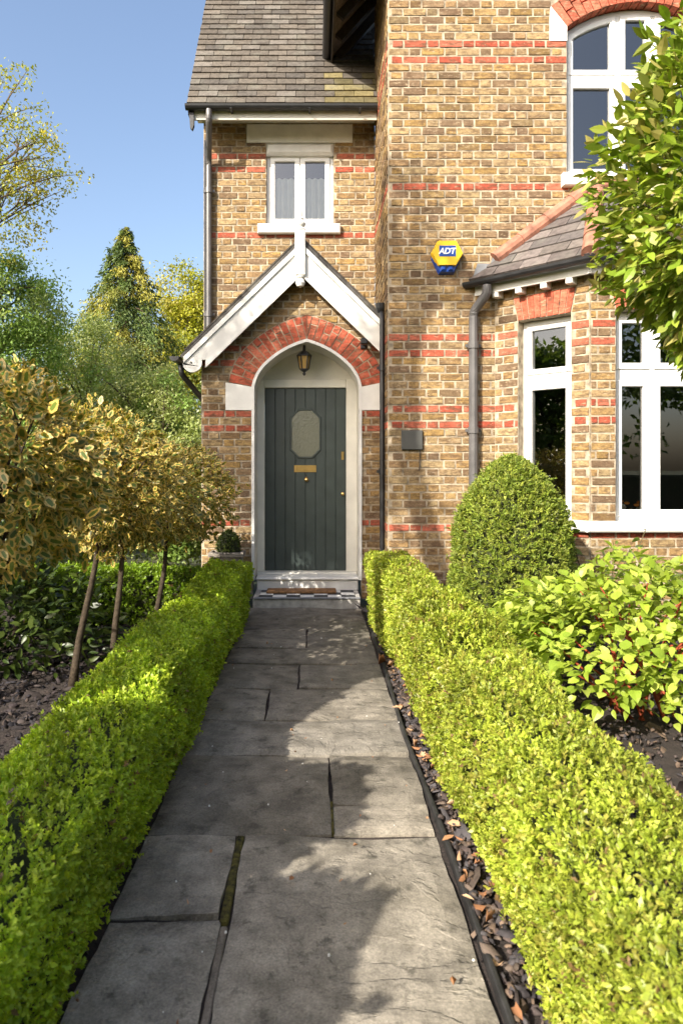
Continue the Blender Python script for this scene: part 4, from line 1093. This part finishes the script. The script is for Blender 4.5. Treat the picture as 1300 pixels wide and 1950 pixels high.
# clipped yew cone
def dome(h, c, R, zt, n, cols, sz, mat='needle', pw=2.3, proto=NEEDLE, up=.3):
    v = rng.random(n); a = rng.random(n)*2*math.pi
    z = zt*(1-v**1.25) ; prof_ = np.power(np.clip(1-(np.abs(z/zt-.18)/.82)**pw, 0, 1), .62); prof_ = np.where(z/zt < .18, .93+.07*z/zt/.18, prof_)
    lump = 1+.035*np.sin(a*4+z*9)+.03*np.sin(a*7-z*14)
    rr = R*prof_*lump; nr = unit(np.stack([np.cos(a), np.sin(a), .25+1.3*(z/zt)**3], 1))
    P = np.stack([c[0]+rr*np.cos(a), c[1]+rr*np.sin(a), c[2]+np.maximum(z, .02)], 1)-nr*np.abs(rng.normal(0, .025, (n, 1)))+nr*(rng.random((n, 1)) < .04)*rng.uniform(0, .05, (n, 1))
    ax = unit(nr+rng.normal(0, .5, (n, 3))+[0, 0, up]); base = pal(cols, n, .22); Q = []
    for j in range(7):
        rd = unit(np.cross(ax, unit(rng.normal(size=(n, 3))))); Q.append((P-ax*sz*(j/7)*1.6, unit(ax*.8+rd*.75), unit(ax+rng.normal(0, .4, (n, 3))), rng.uniform(.8, 1.3, n)*sz, base*rng.uniform(.85, 1.15, (n, 1))))
    Pq = [np.concatenate([q[i] for q in Q]) for i in range(5)]
    foliage('foliage', proto, *Pq, mat, h)
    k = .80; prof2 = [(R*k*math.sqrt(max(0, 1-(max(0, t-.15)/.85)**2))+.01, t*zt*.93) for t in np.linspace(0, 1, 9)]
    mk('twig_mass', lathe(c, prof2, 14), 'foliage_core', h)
yew = empty('yew_cone', (1.50, 5.2, 0), 'rounded clipped yew cone standing before the bay window', 'topiary')
dome(yew, (1.50, 5.2, 0), .475, 1.46, 11000, [(.17, .23, .028), (.22, .28, .035), (.13, .18, .024), (.28, .32, .045), (.20, .23, .045)], .026, pw=2.9)
ball = empty('box_ball', (-.86, 6.87, .52), 'small round clipped box ball growing in the stone trough', 'topiary')
dome(ball, (-.86, 6.87, .52), .125, .22, 900, [(.07, .10, .02), (.10, .13, .025)], .018, 'leaf', 2.2, SMALL)

# dogwood with lime leaves and red stems
dg = empty('dogwood_shrub', (1.8, 3.75, 0), 'sprawling dogwood shrub with lime leaves and red stems', 'shrub')
dc = np.array([1.86, 3.85, .30])
def dog_r(d): return np.stack([.80*d[:, 0], .80*d[:, 1], .52*d[:, 2]], 1)
stems = []
for j in range(26):
    a = random.uniform(0, 6.283); el = random.uniform(.15, 1.3)
    e = Vector((dc[0]+.72*math.cos(a)*math.cos(el), dc[1]+.72*math.sin(a)*math.cos(el), .30+.5*math.sin(el)-random.uniform(0, .1))); s = Vector((dc[0]+random.uniform(-.2, .2), dc[1]+random.uniform(-.2, .2), 0))
    m_ = s.lerp(e, .5)+Vector((0, 0, .12)); q = [s*(1-t)**2+m_*2*t*(1-t)+e*t*t for t in np.linspace(0, 1, 6)]
    mk('stem', tube(q, [.009, .008, .007, .006, .005, .003], 6), 'bark', dg, (.30, .065, .03), smooth=True)
n = 4300; d = rand_dirs(n); d[:, 2] = np.abs(d[:, 2])*1.0-.35*(rng.random(n) < .4); d = unit(d)
lump = 1+.12*np.sin(d[:, 0]*7+1)+.10*np.sin(d[:, 1]*8+d[:, 2]*5)
P = dc+dog_r(d)*(lump*(1-np.abs(rng.normal(0, .17, n))))[:, None]; ok = P[:, 2] > .03; P = P[ok]; d = d[ok]; n = len(P)
D = unit(d*[1, 1, .3]+rng.normal(0, .5, (n, 3))+[0, 0, .02]); Nn = unit(d*.5+[0, 0, .9]+rng.normal(0, .35, (n, 3)))
foliage('foliage', BROAD, P, D, Nn, rng.uniform(.04, .085, n), pal([(.29, .38, .04), (.35, .43, .055), (.23, .32, .035), (.39, .46, .08), (.31, .38, .05)], n, .2), 'leaf', dg, 300, (d[:, 1] < .35))

# taller green seedling shrub against the bay
sv = empty('young_shrub', (2.25, 5.35, 0), 'thin upright leafy young shrub below the bay window sill', 'shrub')
Ps = []; 
for j in range(8):
    e = Vector((2.2+random.uniform(-.32, .4), 5.3+random.uniform(-.15, .15), random.uniform(.6, .98))); s = Vector((2.22+random.uniform(-.1, .1), 5.33, 0))
    mk('stem', tube([s, s.lerp(e, .5)+Vector((.02, 0, .04)), e], [.007, .005, .003], 5), 'bark', sv, (.10, .08, .04))
    for k in range(9):
        Ps.append(s.lerp(e, .35+.65*k/8)+Vector((random.uniform(-.03, .03), random.uniform(-.03, .03), 0)))
P = np.array([tuple(p) for p in Ps]); n = len(P)
foliage('foliage', BROAD, P, unit(rng.normal(size=(n, 3))*[1, 1, .4]), unit(np.array([0, 0, 1.])+rng.normal(0, .5, (n, 3))), rng.uniform(.05, .09, n), pal([(.09, .14, .03), (.12, .18, .035)], n), 'leaf', sv)

# big glossy evergreen standard at the near right
ph = empty('photinia_tree', (2.0, 2.75, 0), 'large glossy evergreen standard with pointed leaves overhanging beside the bay', 'tree')
pc = (1.86, 2.75, 2.44)
branchtree(ph, (2.0, 2.75, 0), (1.98, 2.75, 2.5), .05, pc, (.6, .6, .7), 10, colr=(.11, .085, .06), wob=.03)
n = 13500; d = rand_dirs(n); lump = 1+.09*np.sin(d[:, 0]*6+2)+.08*np.sin(d[:, 1]*7+d[:, 2]*6)+.05*np.sin(d[:, 2]*13)
rr = lump*(1-np.abs(rng.normal(0, .17, n))); P = np.array(pc)+d*rr[:, None]*[.63, .65, 1.0]*np.where(d[:, 2:3] < 0, [1, 1, .74], 1.0)
D = unit(d*.9+rng.normal(0, .55, (n, 3))+[0, 0, .05]); Nn = unit(d*.4+[0, 0, .9]+rng.normal(0, .5, (n, 3)))
foliage('crown', OVAL, P, D, Nn, rng.uniform(.04, .09, n), pal([(.18, .27, .025), (.23, .32, .03), (.14, .21, .02), (.30, .37, .05), (.25, .30, .035), (.36, .32, .10), (.31, .36, .08)], n, .2), 'leaf_glossy', ph, 300, (rr > .85) & (d[:, 1] < .1) & (d[:, 0] < .1))

# dark laurel at the left behind the hollies
lr = empty('laurel_bush', (-2.3, 4.9, 0), 'dark glossy laurel bush in the shade behind the holly trunks', 'shrub')
n = 4200; d = rand_dirs(n); d[:, 2] = np.abs(d[:, 2]); lump = 1+.15*np.sin(d[:, 0]*8)+.1*np.sin(d[:, 1]*9)
P = np.array([-2.5, 4.85, .05])+d*(lump*(1-np.abs(rng.normal(0, .2, n))))[:, None]*[.95, .75, .92]
for j in range(9):
    a = random.uniform(0, 6.3); mk('stem', tube([(-2.3, 4.95, 0), (-2.3+.3*math.cos(a), 4.95+.3*math.sin(a), .35), (-2.3+.5*math.cos(a), 4.95+.45*math.sin(a), .6)], [.014, .01, .005], 5), 'bark', lr, (.09, .07, .05))
foliage('foliage', OVAL, P, unit(d+rng.normal(0, .6, (n, 3))), unit(d*.5+[0, 0, .8]+rng.normal(0, .5, (n, 3))), rng.uniform(.06, .10, n), pal([(.035, .06, .012), (.05, .08, .015), (.03, .05, .012), (.07, .10, .02)], n), 'leaf_glossy', lr)

# ------------------------------------------------------------------ background trees
def clump_tree(name, label, base, crown_c, crown_r, ncl, per, size, cols, r0, cat='tree', grp='trees beyond the garden', proto=SMALL, cl=.22, nl=9, shell=.5, zbias=0, colr=(.11, .09, .07), sub_=3, droop=0, up=.4):
    h = empty(name, base, label, cat, grp)
    ends = branchtree(h, base, tuple(Vector(crown_c)-Vector((0, 0, crown_r[2]*.15))), r0, crown_c, crown_r, nl, colr=colr, sub_=sub_, wob=.15, up=up)
    c = np.array(crown_c); R = np.array(crown_r)
    dd = rand_dirs(ncl); cc = c+dd*R*(rng.random((ncl, 1))**shell)
    if ends:
        E = np.array([tuple(e) for e in ends]); k = min(len(E), ncl); cc[:k] = E[:k]
    csz = rng.uniform(.55, 1.35, ncl)*cl*R.mean()
    P = (cc[:, None]+rng.normal(0, 1, (ncl, per, 3))*csz[:, None, None]*[.62, .62, .45]).reshape(-1, 3); n = len(P)
    D = unit(rng.normal(size=(n, 3))+[0, 0, -.3-droop]); Nn = unit(unit(P-c)*.5+[0, 0, .8]+rng.normal(0, .6, (n, 3)))
    C = np.repeat(pal(cols, ncl, .18), per, axis=0)*rng.uniform(.82, 1.18, (n, 1))
    ok = P[:, 2] > .05
    foliage('crown', proto, P[ok], D[ok], Nn[ok], rng.uniform(.7, 1.3, n)[ok]*size, C[ok], 'leaf', h)
    return h
OLIVE = [(.34, .39, .14), (.40, .44, .18), (.28, .34, .11), (.45, .47, .22)]
MID = [(.17, .26, .05), (.22, .31, .07), (.13, .21, .04), (.27, .34, .11)]
FRESH = [(.24, .36, .09), (.30, .41, .12), (.19, .30, .07), (.36, .45, .17)]
GOLD = [(.36, .35, .03), (.42, .40, .04), (.30, .31, .03), (.38, .34, .06)]
clump_tree('garden_tree', 'mid green leafy tree rising behind the nearest holly', (-4.9, 9.2, 0), (-4.75, 9.2, 2.95), (1.5, 1.2, 1.6), 230, 210, .05, FRESH, .10, cl=.15, shell=.4)
clump_tree('garden_tree', 'pale olive bushy tree left of the conifer', (-4.2, 11.5, 0), (-4.15, 11.5, 2.15), (1.5, 1.2, 1.95), 270, 210, .05, OLIVE, .09, cl=.15, shell=.4)
clump_tree('garden_tree', 'loose olive green tree below the conifer beside the porch', (-2.35, 10.6, 0), (-2.45, 10.6, 1.55), (1.3, 1.0, 1.45), 230, 200, .05, OLIVE+FRESH[:1], .09, cl=.17, shell=.4)
clump_tree('garden_tree', 'bright golden leaved tree between the conifer and the downpipe', (-4.2, 21, 0), (-4.0, 21, 4.9), (1.35, 1.3, 2.6), 190, 170, .10, GOLD, .16)
clump_tree('garden_tree', 'sparse spring tree with yellow green buds high against the sky', (-5.3, 8.2, 0), (-4.35, 8.2, 5.0), (1.35, 1.2, 1.35), 360, 34, .045, [(.40, .38, .06), (.46, .40, .07), (.32, .34, .06)], .055, nl=17, sub_=7, cl=.10, shell=.33, colr=(.12, .09, .06), up=.8)
clump_tree('garden_tree', 'tangled grey green shrub filling the gap behind the holly crowns', (-3.1, 7.9, 0), (-3.0, 7.9, .85), (1.5, .7, 1.0), 140, 220, .05, MID+OLIVE[:2], .05, cat='shrub')
clump_tree('garden_tree', 'dense dark shrub at the far left edge of the bed', (-4.3, 6.7, 0), (-4.2, 6.7, .9), (1.3, .7, 1.1), 140, 200, .052, MID, .05, cat='shrub')
clump_tree('garden_tree', 'low dark shrub against the porch side wall', (-1.75, 8.2, 0), (-1.8, 8.3, .7), (.5, .5, .75), 60, 130, .06, MID, .04, cat='shrub')
# conifer with drooping sprays
cf = empty('conifer_tree', (-4.45, 16, 0), 'tall golden tipped conifer with drooping sprays against the sky', 'tree')
mk('trunk', tube([(-4.45, 16, 0), (-4.42, 16, 3.5), (-4.40, 16, 6.95)], [.16, .10, .02], 8), 'bark', cf, (.10, .07, .05))
Ps = []; Ds = []; Cs = []
for j in range(150):
    t = (j/150)**.85; z = .9+6.15*t; L = (1-t)**.95*2.7+.06; a = j*2.399+random.uniform(-.4, .4); L *= random.uniform(.75, 1.15)
    s = np.array([-4.42, 16, z]); dr = np.array([math.cos(a), math.sin(a), 0]); tips = []
    pts = [s+dr*L*q+np.array([0, 0, .16*L*math.sin(q*2.4)-.42*L*q*q]) for q in np.linspace(0, 1, 8)]
    if j % 2 == 0: mk('limb', tube(pts, [.022*(1-q)+.004 for q in np.linspace(0, 1, 8)], 4), 'bark', cf, (.09, .065, .045))
    m_ = int(300*L+70); q = rng.random(m_)**.6; base = np.array([np.interp(q, np.linspace(0, 1, 8), [p[i] for p in pts]) for i in range(3)]).T
    sd2 = rng.normal(0, 1, (m_, 3))*[.13, .13, .06]*(L*.7+.12); base = base+sd2-np.stack([np.zeros(m_), np.zeros(m_), np.abs(rng.normal(0, .07, m_))], 1)
    Ps.append(base); Ds.append(unit(dr*.6+rng.normal(0, .5, (m_, 3))+[0, 0, -.8])); cc = pal([(.22, .23, .045), (.30, .28, .05), (.14, .18, .04), (.08, .12, .03), (.11, .16, .04)], 1, .1); Cs.append(np.repeat(cc, m_, 0)*rng.uniform(.75, 1.25, (m_, 1)))
P, D, C = map(np.concatenate, (Ps, Ds, Cs)); n = len(P)
foliage('crown', NEEDLE, P, D, unit(rng.normal(size=(n, 3))+[0, 0, .8]), rng.uniform(.055, .12, n), C, 'needle', cf)

# trees and hedge round the front of the plot, behind the camera (they shade and are mirrored in the panes)
clump_tree('garden_tree', 'slender tree in the front garden whose crown shades the doorway', (-4.9, .2, 0), (-4.75, 1.1, 6.35), (1.0, 1.0, 1.1), 70, 170, .085, MID, .07, cl=.3, nl=6)
clump_tree('garden_tree', 'tall leaning tree in the front garden whose trunk shades the wing wall', (-2.17, .5, 0), (-4.3, .45, 8.3), (.5, .5, 1.3), 30, 70, .08, MID, .17, cl=.3, nl=6)
for i, (x, y, hh) in enumerate(((-2.5, -9, 6.5), (2.2, -8, 7.5), (6.5, -9, 7), (10.5, -7, 8), (14.5, -4, 7))):
    clump_tree('street_tree', ['broad tree across the street, leftmost of the row', 'broad tree across the street behind the gate', 'tall tree across the street opposite the bay', 'tall tree across the street beyond the bay', 'broad tree across the street, rightmost of the row'][i], (x, y, 0), (x, y, hh*.6), (2.2, 1.6, hh*.42), 90, 60, .24, MID, .16, grp='street trees opposite the house', cl=.25)
for i, (x, y, hh) in enumerate(((-9.5, 4.5, 4.2), (-10, 1.5, 4.8), (-9.5, -1.5, 4.4))):  # unseen trees, added for their reflection in the bay's angled pane
    clump_tree('unseen_side_tree', ['added leafy tree beyond the frame level with the hollies', 'added leafy tree beyond the frame, middle of the side row', 'added leafy tree beyond the frame nearest the street'][i], (x, y, 0), (x, y, hh*.5), (1.7, 1.9, hh*.5), 90, 70, .2, MID, .14, grp='side trees added for pane reflections', cl=.26)
hedge('long clipped privet hedge along the street behind the path', 3.5-.35, 3.5+.35, -3.2-6.5, -3.2+6.5, 1.3, MID, 160, None, 7, 'x', grp='boundary hedges')

# flowers on the inner sill of the bay
fv = empty('flower_bowl', (2.78, 6.12, .86), 'low bowl of orange and white flowers on the bay window sill', 'flowers')
mk('bowl', lathe((2.78, 6.12, .861), [(.05, 0), (.09, .03), (.11, .07), (.10, .072)], 14), 'white_plastic', fv)
for j in range(22):
    a = random.uniform(0, 6.283); r_ = random.uniform(0, .13); z = .96+random.uniform(0, .10); x, y = 2.78+r_*math.cos(a), 6.10+r_*.6*math.sin(a)
    mk('bloom', lathe((x, y, z), [(.004, -.012), (.022, -.004), (.026, .008), (.012, .016), (.003, .014)], 8), 'plain', fv, (.75, .25, .03) if j % 2 else (.8, .76, .66))
